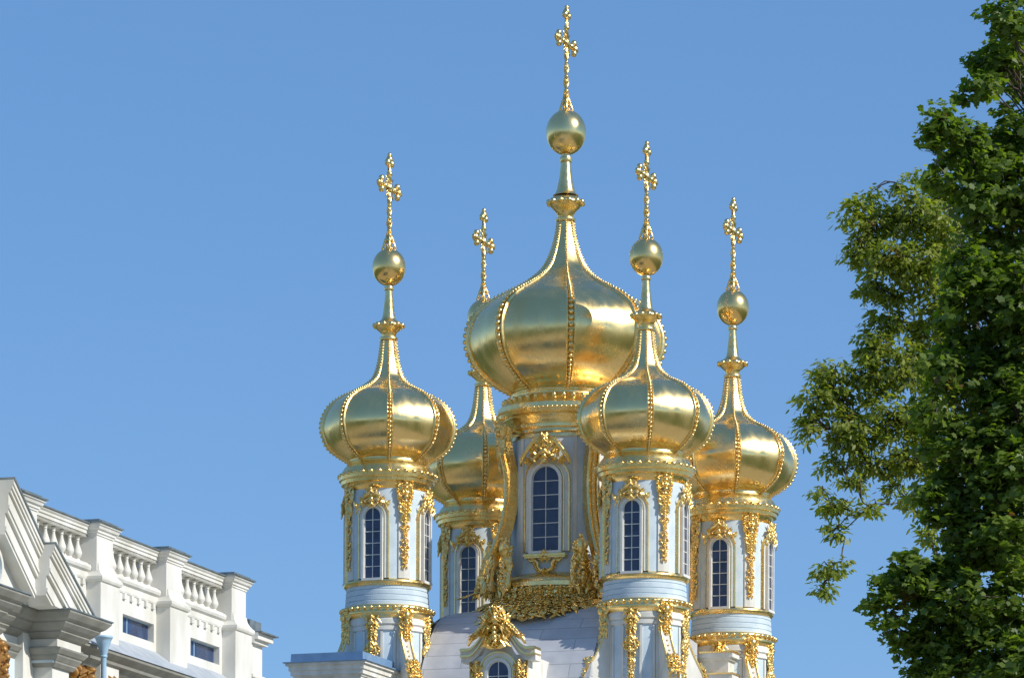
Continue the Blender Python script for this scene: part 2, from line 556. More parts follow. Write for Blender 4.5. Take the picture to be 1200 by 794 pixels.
    # lower tier: heads with garlands, scrolled buttresses on the diagonals
    for k in range(8):
        a = radians(45 * k)
        o = MB()
        if k % 2 == 0:
            ornament(o, drum_surf(1.62, a, Z(722)), 1.9, lambda t: .25 - .03 * t + .05 * sin(t * 5), 34, 51, .15, .13)
            ornament(o, drum_surf(1.62, a, Z(722) - 1.9), 1.6, lambda t: .16 - .05 * t, 16, 53, .10, .10)
        else:
            ornament(o, drum_surf(1.72, a, Z(722)), 1.25, lambda t: .30 - .08 * t, 26, 61, .17, .13)
            ball_frame(o, Vector(pol(1.95, a, Z(728))), Vector((cos(a), sin(a), 0)) * .14, Vector((0, 0, .17)), Vector((sin(a), -cos(a), 0)) * .12, S2)
        P[('garland', k)] = o
    for k in range(4):
        a = radians(45 + 90 * k)
        path = catmull([(1.72, Z(735)), (1.80, Z(748)), (1.98, Z(764)), (2.24, Z(779)), (2.50, Z(792)), (2.62, Z(806)), (2.45, Z(816)), (2.2, Z(822))], 5)
        et = Vector((cos(a), sin(a), 0)); er = Vector((sin(a), -cos(a), 0)); ez = Vector((0, 0, 1))
        b = MB(); g = MB(); w = .20
        rows = []
        for (r, z) in path:
            c = er * r + ez * z
            rows.append([er * 1.45 + ez * z - et * w, c - et * w, c + et * w, er * 1.45 + ez * z + et * w])
        vs = [p for row in rows for p in row]; fs = []
        for i in range(len(rows) - 1):
            for j in range(3):
                fs.append((i * 4 + j, (i + 1) * 4 + j, (i + 1) * 4 + j + 1, i * 4 + j + 1))
        b.add(vs, fs, False)
        for sg in (-1, 1):
            tube(g, [er * (r + .02) + ez * z + et * sg * w for r, z in path], .045, 6)
        for (r, z) in path[6::2]:
            ball(g, er * (r + .03) + ez * z, .04, S0)
        ornament(g, lambda s, t, h: er * (2.38 + .5 * t + h) + et * s + ez * (Z(783) - t), .7, lambda t: .30, 22, 77, .16, .12)
        P[('buttress', k)] = b; P[('buttress_gilding', k)] = g
    return P

def small_dome_parts():
    D = {}
    pr = [(8, 398), (9.4, 410), (11, 422), (13.8, 434), (19.5, 446), (34, 457), (51, 465), (65, 474.5), (73.5, 486), (77.5, 499.5), (76, 512), (70, 526), (59, 535.5), (49, 542), (45, 545)]
    prof = catmull([(r / K, Z(y)) for r, y in pr], 6)
    D['skin'] = dome_mesh(prof)
    D['rib'] = [rib_mesh(prof, a) for a in RIBS]
    nk = MB()
    lathe(nk, catmull([(4.2 / K, Z(334)), (4.3 / K, Z(340)), (5.4 / K, Z(356)), (7.2 / K, Z(370)), (8.5 / K, Z(375)), (11 / K, Z(377))], 5), 24)
    lathe(nk, [(5.3 / K, Z(341)), (6.0 / K, Z(339)), (5.3 / K, Z(337))], 24)
    D['neck'] = nk
    kn = MB()
    lathe(kn, catmull([(9 / K, Z(376)), (14 / K, Z(379)), (17 / K, Z(382.5)), (14 / K, Z(387)), (9.5 / K, Z(391)), (8.5 / K, Z(396)), (9 / K, Z(399))], 4), 28)
    bead_ring(kn, 16.3 / K, Z(382.5), .115, 12, 1, .9)
    lathe(kn, [(9.5 / K, Z(396)), (11 / K, Z(397)), (9.5 / K, Z(400))], 28)
    D['knob'] = kn
    orb = MB(); ball(orb, (0, 0, Z(314)), (19.7 / K, 19.7 / K, 22 / K), S4)
    D['orb'] = orb
    D['cross'] = cross_mesh(Z(293), 3.72, 1.0)
    return D

TP = build_turret(); DP = small_dome_parts()
MATS = {'wall': BLUE, 'trim': WHITE, 'sill_ring': GOLD, 'beaded_ring': GOLD, 'cornice': GOLD, 'window_frame': WFRAME, 'window_pane': GLASS,
        'gilded_window_edge': GOLD, 'window_cartouche': GOLD_C, 'pilaster_drop': GOLD_C, 'garland': GOLD_C, 'buttress': WHITE, 'buttress_gilding': GOLD_C}
def to_local(wx, wy):
    dx, dy = wx - 2.17, wy
    c, s = cos(-ROT), sin(-ROT)
    return (c * dx - s * dy, s * dx + c * dy)
turret_sites = [((-4.97, -3.30), 'leftmost'), ((5.33, -5.55), 'front'), ((-1.22, 6.75), 'rear'), ((9.24, 4.42), 'rightmost')]
# first turret with all its parts
names = {'wall': 'turret', 'trim': 'pilaster_trim'}
def first_turret(xy):
    t = TP['wall'].build('turret', BLUE, church, (xy[0], xy[1], 0))
    for key, mb in TP.items():
        if key == 'wall': continue
        nm = key if isinstance(key, str) else key[0]
        mb.build(names.get(nm, nm), MATS[nm], t)
    d = DP['skin'].build('onion_dome', GOLD_D, church, (xy[0], xy[1], 0))
    for r in DP['rib']: r.build('rib', GOLD, d)
    DP['neck'].build('neck', GOLD, d); DP['knob'].build('beaded_knob', GOLD, d)
    DP['orb'].build('orb', GOLD_D, d); DP['cross'].build('cross', GOLD, d)
    return t, d
def copy_part(root, xy):
    r = root.copy(); COL.objects.link(r); r.parent = church; r.location = (xy[0], xy[1], 0)
    for ch in list(root.children):
        c = ch.copy(); COL.objects.link(c); c.parent = r
    return r
T0, D0 = first_turret(to_local(*turret_sites[0][0]))
tl = {'leftmost': ('leftmost round blue and white turret with gilded drops', 'small gold onion dome at the far left'),
      'front': ('front right turret, nearest of the four', 'small gold onion dome in front of the big dome'),
      'rear': ('rear left turret half hidden behind the great drum', 'small gold onion dome behind the big dome'),
      'rightmost': ('rightmost turret set behind the front one', 'small gold onion dome at the far right')}
TURR = []
for i, (xy, nm) in enumerate(turret_sites):
    if i == 0: t, d = T0, D0
    else:
        t, d = copy_part(T0, to_local(*xy)), copy_part(D0, to_local(*xy))
    t['label'], d['label'] = tl[nm]
    TURR.append((t, d))

# ================================================================== central drum and dome
KC = 28.6
ZC = lambda y: 1.6 + (1506 - y) / KC
pr = [(9, 258), (10, 268), (13, 283), (18.5, 300), (27, 315.5), (43, 329.5), (65, 342.5), (87, 355), (104, 369.5), (112.5, 386), (114.5, 402), (110, 421), (99, 438), (82, 452), (68, 460), (61, 464)]
profC = catmull([(r / KC, ZC(y)) for r, y in pr], 7)
dome = dome_mesh(profC).build('onion_dome', GOLD_D, church)
dome['label'] = 'great central gold onion dome, largest and highest'
for a in RIBS: rib_mesh(profC, a).build('rib', GOLD, dome)
nk = MB()
lathe(nk, catmull([(5.2 / KC, ZC(178)), (5.6 / KC, ZC(186)), (7.4 / KC, ZC(206)), (10 / KC, ZC(220)), (12 / KC, ZC(226)), (15 / KC, ZC(229))], 5), 28)
lathe(nk, [(6.6 / KC, ZC(190)), (7.6 / KC, ZC(187)), (6.6 / KC, ZC(184))], 28)
nk.build('neck', GOLD, dome)
kn = MB()
lathe(kn, catmull([(12 / KC, ZC(229)), (17 / KC, ZC(233)), (20 / KC, ZC(238)), (17 / KC, ZC(243)), (12 / KC, ZC(248)), (9.5 / KC, ZC(254)), (9.5 / KC, ZC(260))], 4), 32)
bead_ring(kn, 19.6 / KC, ZC(237.5), .14, 12, 1, .9)
lathe(kn, [(10 / KC, ZC(255)), (12.5 / KC, ZC(257)), (10 / KC, ZC(260))], 28)
kn.build('beaded_knob', GOLD, dome)
orb = MB(); ball(orb, (0, 0, ZC(155)), (23.6 / KC, 23.6 / KC, 26.5 / KC), S4); orb.build('orb', GOLD_D, dome)
cross_mesh(ZC(130), 4.18, 1.06).build('cross', GOLD, dome)

RD = 2.22
w = MB(); lathe(w, [(RD, ZC(725)), (RD, ZC(505))], 72)
drum = w.build('central_drum', BLUE, church); drum['label'] = 'tall pale blue drum under the great dome with arched windows'
co = MB()
lathe(co, [(2.0, ZC(462)), (2.20, ZC(463)), (2.22, ZC(466)), (2.16, ZC(468)), (2.22, ZC(471)), (2.40, ZC(475)), (2.62, ZC(479)), (2.70, ZC(482))], 72)
hard_lathe(co, [(2.70, ZC(482)), (2.77, ZC(483)), (2.78, ZC(488)), (2.74, ZC(490)), (2.70, ZC(494)), (2.5, ZC(495))], 72)
lathe(co, [(2.52, ZC(495)), (2.50, ZC(498)), (2.40, ZC(501)), (2.36, ZC(505))], 72)
hard_lathe(co, [(2.36, ZC(505)), (2.42, ZC(506)), (2.42, ZC(510)), (2.32, ZC(511)), (2.34, ZC(515)), (2.26, ZC(517)), (2.28, ZC(521)), (2.2, ZC(521.5))], 72)
bead_ring(co, 2.75, ZC(489), .06, 90, 1, .9)
for i in range(40):
    a = 2 * pi * i / 40
    er = Vector((sin(a), -cos(a), 0)); et = Vector((cos(a), sin(a), 0))
    ball_frame(co, er * 2.46 + Vector((0, 0, ZC(476))), et * .10, er * .10 + Vector((0, 0, -.05)), Vector((0, 0, .16)) + er * .10, S1)
co.build('cornice', GOLD, drum)
tr = MB()
for k in range(8):
    for sg in (-1, 1):
        a = radians(45 * k + sg * 15)
        if k % 2 == 0:
            continue
        vs = [pol(RD + .05, a - .035, ZC(690)), pol(RD + .05, a + .035, ZC(690)), pol(RD + .05, a + .035, ZC(521)), pol(RD + .05, a - .035, ZC(521)),
              pol(RD - .05, a - .035, ZC(690)), pol(RD - .05, a + .035, ZC(690)), pol(RD - .05, a + .035, ZC(521)), pol(RD - .05, a - .035, ZC(521))]
        tr.add(vs, [(0, 1, 2, 3), (4, 0, 3, 7), (1, 5, 6, 2)], False)
tr.build('pilaster_trim', WHITE, drum)
for k in range(4):
    a = radians(90 * k)
    fr, pa, gd = window_meshes(.58, 31.38, 34.84, RD + .04, a, 6, trim=.12, deep=.13, wall_r=RD)
    fr.build('window_frame', WFRAME, drum); pa.build('window_pane', GLASS, drum); gd.build('gilded_window_edge', GOLD, drum)
    o = MB()
    f = plane_surf(RD + .16, a, 36.0)
    ornament(o, f, 1.05, lambda t: .30 + .62 * (t / 1.05), 34, 91, .17, .17)
    for sg in (-1, 1):
        for off in (0, .10):
            tube(o, [f(sg * .15, .0 + off, .16), f(sg * .45, .12 + off, .15), f(sg * .74, .48 + off, .12), f(sg * 1.02, .86 + off, .06), f(sg * 1.04, 1.04 + off, .0)], [.06] * 5, 7)
    o.build('window_cartouche', GOLD_C, drum)
    # sill, apron ornament with an open centre
    s = MB()
    M = Matrix.Rotation(a, 4, 'Z')
    box(s, -.90, .90, -RD - .26, -RD + .1, 31.17, 31.26, M)
    box(s, -.86, .86, -RD - .20, -RD + .1, 31.10, 31.17, M)
    f2 = plane_surf(RD + .08, a, 31.36)
    ornament(s, f2, .34, lambda t: .26, 12, 95, .12, .11)
    for sg in (-1, 1):
        pts = [f2(sg * x, t, .05) for x, t in ((.75, .24), (.62, .38), (.42, .34), (.30, .48), (.32, .64), (.18, .76), (.0, .82))]
        tube(s, pts, [.04, .06, .07, .07, .06, .06, .05], 7)
        ornament(s, plane_surf(RD + .08, a, 31.0) if False else (lambda s_, t_, h_, sg=sg: f2(sg * (.50 - .3 * t_) + s_ * .6, .28 + t_ * .8, h_)), .6, lambda t: .13, 10, 97, .10, .08, curls=False)
    ornament(s, lambda s_, t_, h_: f2(s_, .70 + t_, h_), .4, lambda t: .15 - .2 * t, 8, 98, .12, .09, curls=False)
    s.build('window_apron', GOLD_C, drum)

# big diagonal scrolls of the drum
for k in range(4):
    a = radians(45 + 90 * k)
    et = Vector((cos(a), sin(a), 0)); er = Vector((sin(a), -cos(a), 0)); ez = Vector((0, 0, 1))
    path = catmull([(2.50, ZC(512)), (2.72, ZC(506)), (2.90, ZC(512)), (2.92, ZC(526)), (2.74, ZC(545)), (2.60, ZC(566)), (2.60, ZC(590)), (2.78, ZC(618)), (3.10, ZC(642)), (3.45, ZC(662)), (3.70, ZC(680)), (3.62, ZC(696)), (3.3, ZC(700))], 5)
    b = MB(); w_ = .25; rows = []
    for i, (r, z) in enumerate(path):
        c = er * r + ez * z; inn = max(2.1, r - .42)
        ci = er * inn + ez * z
        rows.append([ci - et * w_, c - et * w_, c - et * w_ * .72 + er * .05, c - et * w_ * .6 - er * .03, c + et * w_ * .6 - er * .03, c + et * w_ * .72 + er * .05, c + et * w_, ci + et * w_])
    q = len(rows[0]); vs = [p for row in rows for p in row]; fs = []
    for i in range(len(rows) - 1):
        for j in range(q - 1):
            fs.append((i * q + j, (i + 1) * q + j, (i + 1) * q + j + 1, i * q + j + 1))
    b.add(vs, fs, False)
    s_ = 0
    for i in range(len(path) - 1):
        (r0, z0), (r1, z1) = path[i], path[i + 1]
        for u in (0, .5):
            ball(b, er * (r0 + (r1 - r0) * u) + ez * (z0 + (z1 - z0) * u), .06, S0)
    # spiral eye at the head of the scroll
    for sg in (-1, 1):
        pts = [er * (2.66 + .22 * (1 - i / 14) * cos(i * .6)) + et * sg * (w_ + .01) + ez * (ZC(520) + .26 * (1 - i / 14) * sin(i * .6)) for i in range(14)]
        tube(b, pts, .05, 6)
    b.build('scroll_buttress', GOLD, drum)
    o = MB()
    f = lambda s, t, h: er * (2.78 + h) + et * s + ez * (ZC(500) - t)
    ornament(o, f, 1.3, lambda t: .38 - .12 * t, 30, 111, .2, .15)
    # cherub bust at foot
    f = lambda s, t, h: er * (3.3 + .28 * t + h) + et * s + ez * (ZC(662) - t)
    ornament(o, f, 1.5, lambda t: .40 - .10 * abs(t - .8), 50, 121, .22, .16)
    f = lambda s, t, h: er * (3.7 + .9 * t + h) + et * s + ez * (ZC(700) - .35 * t)
    ft = MB()
    ornament(ft, f, 1.0, lambda t: .26 * (1.1 - t), 20, 123, .14, .13, curls=False)
    for sg in (-1, 1):
        ch = MB()
        f = lambda s, t, h, sg=sg: er * (2.72 + .12 * t + h) + et * (s + sg * .66) + ez * (ZC(650) - t)
        ornament(ch, f, 1.75, lambda t: .30 + .18 * max(0, t - .5), 52, 131, .22, .15)
        ball_frame(ch, er * 3.0 + et * sg * .70 + ez * ZC(651), et * .24, ez * .36, er * .24, S2)
        for q in range(18):
            a_ = rnd.uniform(0, 2 * pi)
            ball_frame(ch, er * rnd.uniform(2.9, 3.1) + et * (sg * .70 + .22 * cos(a_)) + ez * (ZC(649) + .33 * sin(a_)), et * .09, ez * .09, er * .09, S1)
        ch.build('cherub_carving', GOLD_C, drum)
    o.build('scroll_carving', GOLD_C, drum); ft.build('scroll_foot', GOLD_C, drum)

# gilded base entablature of the drum
b = MB()
lathe(b, [(2.2, ZC(678)), (2.5, ZC(682)), (2.76, ZC(686)), (2.84, ZC(690))], 72)
hard_lathe(b, [(2.84, ZC(690)), (2.94, ZC(691)), (2.94, ZC(696)), (2.84, ZC(697)), (2.84, ZC(709)), (2.92, ZC(710)), (3.02, ZC(712)), (3.02, ZC(717)), (2.9, ZC(718)), (2.9, ZC(749))], 72)
b.build('base_entablature', GOLD, drum)
o = MB()
for i in range(44):
    a = 2 * pi * i / 44
    ornament(o, drum_surf(2.84, a, ZC(697.5)), .38, lambda t: .20, 9, 141 + i % 5, .11, .10, curls=False)
o.build('frieze_carving', GOLD_C, drum)
for k in range(4):
    o = MB()
    for j in range(-6, 7):
        a = radians(90 * k + j * 5.6)
        drop = .55 + .62 * cos((j + 2.5) / 8 * pi / 2)
        ornament(o, drum_surf(3.02, a, ZC(711), slope=1.5), drop, lambda t: .24, 11, 160 + j + 7, .24, .21)
    o.build('base_garland', GOLD_C, drum)

# ================================================================== cross-shaped curved roof
HP = [(0, 29.1), (2.5, 29.0), (3.4, 28.84), (4.2, 28.45), (5.0, 27.8), (5.7, 26.95), (6.3, 25.9), (6.8, 24.5), (7.1, 22.8)]
def hz(x):
    x = abs(x)
    for a, b_ in zip(HP[:-1], HP[1:]):
        if x <= b_[0]:
            return a[1] + (b_[1] - a[1]) * (x - a[0]) / (b_[0] - a[0])
    return HP[-1][1]
HPs = catmull(HP, 5)
arc = arclen(HPs)
def build_roof():
    me = bpy.data.meshes.new('roof'); V = []; F = []; UV = []
    W_ = 3.9
    for q, ext in ((0, 7.1), (1, 4.6), (2, 6.0), (3, 6.0)):
        rows = [(r, z, s) for (r, z), s in zip(HPs, arc) if r <= ext + 1e-6]
        nx = 16
        base = len(V)
        for (r, z, s) in rows:
            hl = min(r, W_); hw = min(r, 3.3 if q == 0 else W_)
            for i in range(nx + 1):
                u = -hl + (hl + hw) * i / nx
                p = Vector((u, -r, z))
                if q: p = Matrix.Rotation(q * pi / 2, 3, 'Z') @ p
                V.append(tuple(p)); UV.append((u + 10, s))
        for j in range(len(rows) - 1):
            for i in range(nx):
                F.append((base + j * (nx + 1) + i, base + (j + 1) * (nx + 1) + i, base + (j + 1) * (nx + 1) + i + 1, base + j * (nx + 1) + i + 1))
        # side walls of arm down to the body
        for sg in (-1, 1):
            b0 = len(V)
            We = 3.3 if (q == 0 and sg > 0) else W_
            rr = [(r, z) for r, z, s in rows if r >= We] or [(r, z) for r, z, s in rows][-2:]
            for (r, z) in rr:
                for zz in (z, 20.0):
                    p = Vector((sg * We, -r, zz))
                    if q: p = Matrix.Rotation(q * pi / 2, 3, 'Z') @ p
                    V.append(tuple(p)); UV.append((r, zz))
            for j in range(len(rr) - 1):
                F.append((b0 + 2 * j, b0 + 2 * j + 1, b0 + 2 * j + 3, b0 + 2 * j + 2))
        r, z = rows[-1][:2]
        b0 = len(V)
        W2 = 3.3 if q == 0 else W_
        for (u, zz) in ((-W_, 20), (W2, 20), (W2, z), (-W_, z)):
            p = Vector((u, -r, zz))
            if q: p = Matrix.Rotation(q * pi / 2, 3, 'Z') @ p
            V.append(tuple(p)); UV.append((u, zz))
        F.append((b0, b0 + 1, b0 + 2, b0 + 3))
    me.from_pydata(V, [], F); me.update()
    uv = me.uv_layers.new(name='UVMap')
    for l in me.loops: uv.data[l.index].uv = UV[l.vertex_index]
    me.materials.append(ROOF)
    for p in me.polygons: p.use_smooth = False
    return link('roof', me, church)
roof = build_roof()
roof['label'] = 'curved lead sheet roof between the turrets'

# white stepped cornice under the right-hand turret, facing the front
g = MB(); gg = MB()
for (e, z0, z1) in ((0.0, 20.0, 25.6), (.10, 25.6, 26.0), (.22, 26.0, 26.12), (.02, 26.12, 26.62), (.12, 26.62, 26.72), (.28, 26.72, 26.95), (.05, 26.95, 27.55), (.16, 27.55, 27.66), (.30, 27.66, 27.84)):
    box(g, 2.6, 5.7 + e, 4.35 - e, 7.5, z0, z1)
for (e, zz) in ((.30, 26.95), (.24, 26.12), (.32, 27.84)):
    box(gg, 2.6, 5.7 + e + .02, 4.35 - e - .02, 7.5, zz + .002, zz + .07)
sc_ = g.build('turret_base_cornice', WHITE, church); gg.build('gilded_edge', GOLD, sc_)

# ------------------------------------------------------------------ gilded dormer on the front arm
VD = -8.62; DU = .30
dm = MB()
box(dm, -1.18, 1.18, VD, -5.6, 20.0, 26.25)
dormer = dm.build('dormer', WHITE, church, (DU, 0, .12)); dormer['label'] = 'white dormer with gilded arched hood on the roof'
dc = MB(); gd = MB(); fl = MB()
def hood(s):      # height of hood crown line, ogee
    x = abs(s) / 1.55
    return 26.42 + 1.15 * max(0, (cos(min(x * 1.25, 1) * pi) * .5 + .5))
ss = [(-1.55 + 3.1 * i / 28) for i in range(29)]
for (d0, lo, hi, out, mbt) in ((0, .0, .10, .30, gd), (0, -.14, .0, .20, dc), (0, -.22, -.14, .26, gd), (0, -.42, -.22, .12, dc)):
    vs = []
    for s_ in ss:
        h = hood(s_)
        for zz in (h + lo, h + hi):
            vs.append((s_, VD - out, zz)); vs.append((s_, VD + .55, zz))
    fs = []
    for i in range(len(ss) - 1):
        a = i * 4; b_ = a + 4
        fs += [(a, b_, b_ + 2, a + 2), (a + 2, b_ + 2, b_ + 3, a + 3), (a, a + 1, b_ + 1, b_)]
    fs += [(0, 2, 3, 1), (len(vs) - 4, len(vs) - 3, len(vs) - 1, len(vs) - 2)]
    mbt.add(vs, fs, False)
# tympanum under the hood
vs = []; 
for s_ in ss:
    vs.append((s_ * .74, VD - .04, hood(s_) - .3)); vs.append((s_ * .74, VD - .04, 26.0))
dc.add(vs, [(2 * i, 2 * i + 1, 2 * i + 3, 2 * i + 2) for i in range(len(ss) - 1)], False)
dc.build('dormer_hood', WHITE, dormer); gd.build('gilded_hood_edge', GOLD, dormer)
vs = []
for s_ in ss:
    h = hood(s_) + .11; vs += [(s_, VD - .28, h), (s_, VD + .62, h)]
fl.add(vs, [(2 * i, 2 * i + 2, 2 * i + 3, 2 * i + 1) for i in range(len(ss) - 1)], True)
fl.build('hood_roof', FLASHL, dormer)
fr, pa, gg = window_meshes(.44, 23.2, 26.02, -VD + .05, 0, 5, trim=.12, deep=.1)
fr.build('window_frame', WFRAME, dormer); pa.build('window_pane', GLASS, dormer); gg.build('gilded_window_edge', GOLD, dormer)
o = MB()
f = plane_surf(-VD + .28, 0, 28.05)
ornament(o, f, 1.5, lambda t: .18 + .42 * sin(min(t / 1.35, 1) * pi * .8), 60, 201, .24, .16)
ball_frame(o, f(0, .42, .15), Vector((.2, 0, 0)), Vector((0, 0, .24)), Vector((0, -.2, 0)), S2)
for sg in (-1, 1):
    tube(o, [f(sg * .15, .5, .05), f(sg * .5, .62, .05), f(sg * .9, 1.0, .05), f(sg * 1.2, 1.42, .02)], [.12, .11, .09, .05], 7)
    ornament(o, lambda s, t, h, sg=sg: f(sg * (.25 + .75 * t) + s, .42 + .75 * t, h), 1.0, lambda t: .16, 18, 205, .14, .13)
    ornament(o, lambda s, t, h, sg=sg: Vector((sg * .88 + s, VD - h - .03, 26.0 - t)), 2.4, lambda t: .24 - .04 * t, 40, 209, .14, .13)
    tube(o, [Vector((sg * 1.18, VD - .04, 23)), Vector((sg * 1.18, VD - .04, 26.05))], .05, 6)
o.build('dormer_carving', GOLD_C, dormer)

# ------------------------------------------------------------------ body of the church under the roof
bd = MB()
box(bd, -8.8, 8.2, -8.55, 8.4, 0, 20.6)
body = bd.build('church_body', BLUE, church)
bt = MB()
for (e, z0, z1) in ((.25, 19.6, 19.9), (.5, 19.9, 20.3), (.75, 20.3, 20.75), (.15, 12.0, 12.4)):
    box(bt, -8.8 - e, 8.2 + e, -8.55 - e, 8.4 + e, z0, z1)
for i in range(7):
    x = -8.3 + i * 2.67
    box(bt, x - .35, x + .35, -8.8, -8.5, 0, 19.6)
    box(bt, 8.1, 8.45, -8.2 + i * 2.67 - .35, -8.2 + i * 2.67 + .35, 0, 19.6)
bt.build('cornice_and_pilasters', WHITE, body)
for i in range(6):
    for (z0, z1) in ((3, 8), (14, 18)):
        fr, pa, gg = window_meshes(.6, z0, z1, 0, 0, 5)
        x = -8.3 + (i + .5) * 2.67
        a = fr.build('window_frame', WFRAME, body, (x, -8.60, 0)); pa.build('window_pane', GLASS, body, (x, -8.60, 0))

# attic block with a flat blue-grey metal top, in front of the left turret
at_ = MB(); atr = MB()
X0, X1, Y0, Y1 = -7.62, -4.95, -10.2, -6.6
def ztop(y, D): return 1.6 + (1506 - y) / 5720 * D
zt = 26.490
for (e, z0, z1) in ((0.0, 20.7, 25.370), (.06, 25.370, 25.570), (.12, 25.570, 25.650), (.2, 25.650, 25.830), (.26, 25.830, 26.030), (.36, 26.030, 26.130)):
    box(at_, X0 - e, X1 + e, Y0 - e, Y1 + e, z0, z1)
box(at_, X0 + .02, X1 - .02, -9.9, -6.6, 18.0, 20.7)
attic = at_.build('attic_block', WHITE, church); attic['label'] = 'white cornice block with blue metal top before the left turret'
e = .44
vs = [(X0 - e, Y0 - e, 26.132), (X1 + e, Y0 - e, 26.132), (X1 + e, Y1 + e, 26.132), (X0 - e, Y1 + e, 26.132),
      (X0 - e, Y0 - e, 26.170), (X1 + e, Y0 - e, 26.170), (X1 + e, Y1 + e, 26.170), (X0 - e, Y1 + e, 26.170),
      (X0 - .2, Y0 - .2, 26.180), (X1 + .2, Y0 - .2, 26.180), (X1 + .2, Y1 + .2, 26.180), (X0 - .2, Y1 + .2, 26.180),
      (X0 - .18, Y0 - .18, 26.510), (X1 + .18, Y0 - .18, 26.510), (X1 + .18, Y1 + .18, 26.510), (X0 - .18, Y1 + .18, 26.510)]
atr.add(vs, [(0, 1, 5, 4), (1, 2, 6, 5), (2, 3, 7, 6), (3, 0, 4, 7), (4, 5, 9, 8), (5, 6, 10, 9), (6, 7, 11, 10), (7, 4, 8, 11), (8, 9, 13, 12), (9, 10, 14, 13), (10, 11, 15, 14), (11, 8, 12, 15), (12, 13, 14, 15), (3, 2, 1, 0)], False)
atr.build('metal_capping', BLUEROOF, attic)

# ================================================================== palace wing at the left  (local x = out of the facade, y = along it)
palace = bpy.data.objects.new('palace', None); COL.objects.link(palace)
palace.location = (-13.925, -60.0, 0); palace.rotation_euler = (0, 0, radians(-17.8))
props(palace, 'white palace wing with balustraded parapet, pediment and small attic windows at the left', 'palace')

def sweep(mb, path, prof, close_top=True):
    """sweep an (outward, z) profile along a plan polyline [(x,y)], mitred; outward = right-hand side of travel (+y travel -> +x)"""
    P = [Vector((p[0], p[1])) for p in path]
    n = len(P); offs = []
    for i in range(n):
        d1 = (P[i] - P[i - 1]).normalized() if i > 0 else None
        d2 = (P[i + 1] - P[i]).normalized() if i < n - 1 else None
        if d1 is None: d1 = d2
        if d2 is None: d2 = d1
        n1 = Vector((d1.y, -d1.x)); n2 = Vector((d2.y, -d2.x))
        m = (n1 + n2); m = m / max(m.length_squared, 1e-6) * 2
        offs.append(m)
    for (a, b_) in zip(prof[:-1], prof[1:]):
        vs = []
        for i in range(n):
            for (o_, z_) in (a, b_):
                q = P[i] + offs[i] * o_
                vs.append((q.x, q.y, z_))
        # separate faces so that mouldings stay crisp
        fs = [(2 * i, 2 * i + 2, 2 * i + 3, 2 * i + 1) for i in range(n - 1)]
        mb.add(vs, fs, False)

# parapet wall -------------------------------------------------
TE = 18.35
wl = MB()
def wall_with_holes(mb, t0, t1, z0, z1, holes, depth=.45, x=0.0):
    ts = sorted({t0, t1, *[h[0] for h in holes], *[h[1] for h in holes]})
    for a, b_ in zip(ts[:-1], ts[1:]):
        h = [q for q in holes if q[0] <= a and q[1] >= b_]
        if not h: box(mb, x - depth, x, a, b_, z0, z1)
        else:
            box(mb, x - depth, x, a, b_, z0, h[0][2]); box(mb, x - depth, x, a, b_, h[0][3], z1)
holes = [(1.75, 4.25, 21.22, 21.78), (7.35, 9.85, 21.22, 21.78), (12.9, 15.4, 21.22, 21.78)]
wall_with_holes(wl, -12, TE, 18.6, 22.55, holes)
box(wl, -9, -.5, -12, TE - .2, 0, 22.0)
pw = wl.build('attic_wall', CREAM, palace)
for h in holes:
    p = MB(); box(p, -.22, -.20, h[0] + .002, h[1] - .002, h[2] + .002, h[3] - .002)
    f_ = MB()
    for k in (1,):
        t = h[0] + (h[1] - h[0]) * .3
        box(f_, -.20, -.17, t - .02, t + .02, h[2], h[3])
    box(f_, -.20, -.17, h[0], h[1], h[2], h[2] + .03); box(f_, -.20, -.17, h[0], h[1], h[3] - .03, h[3])
    wn = f_.build('attic_window', PIPE, palace); p.build('pane', BGLASS, wn)

# piers with moulded caps and bases
piers = [(-1.25, .25), (4.45, 5.95), (9.98, 11.48), (15.55, 17.05)]
for (a, b_) in piers:
    m = MB(); d = .40
    path = [(-.5, a), (d - .08, a), (d - .08, b_), (-.5, b_)]
    def ring(mb, x0, y0, x1, y1, prof):
        # closed rectangular moulding around four sides: travel so that the outside is on the right
        pth = [(x0, y0), (x1, y0), (x1, y1), (x0, y1)]
        P = pth
        for (p0, p1) in zip(prof[:-1], prof[1:]):
            vs = []
            for (o_, z_) in (p0, p1):
                vs += [(x0 - o_, y0 - o_, z_), (x1 + o_, y0 - o_, z_), (x1 + o_, y1 + o_, z_), (x0 - o_, y1 + o_, z_)]
            mb.add(vs, [(i, (i + 1) % 4, 4 + (i + 1) % 4, 4 + i) for i in range(4)], False)
    ring(m, -.55, a + .12, d - .10, b_ - .12, [(0, 22.6), (0, 23.72), (.03, 23.73), (.03, 23.78), (.07, 23.80), (.07, 23.86), (.13, 23.90), (.16, 23.98), (.20, 24.0), (.20, 24.06), (.0, 24.06)])
    # lower, wider pedestal with sloping shoulder moulding
    ring(m, -.45, a + .06, d + .06, b_ - .0, [(0, 18.6), (0, 22.34), (.05, 22.36), (.08, 22.42), (.08, 22.50), (.03, 22.54), (-.04, 22.62), (-.10, 22.74), (-.13, 22.9)])
    pier = m.build('parapet_pier', CREAM, palace)
    c = MB(); box(c, -.78, d + .16, a - .12, b_ + .12, 24.062, 24.10)
    box(c, -.62, d + .02, a + .02, b_ - .02, 24.10, 24.18)
    c.build('zinc_cap', FLASH, pier)
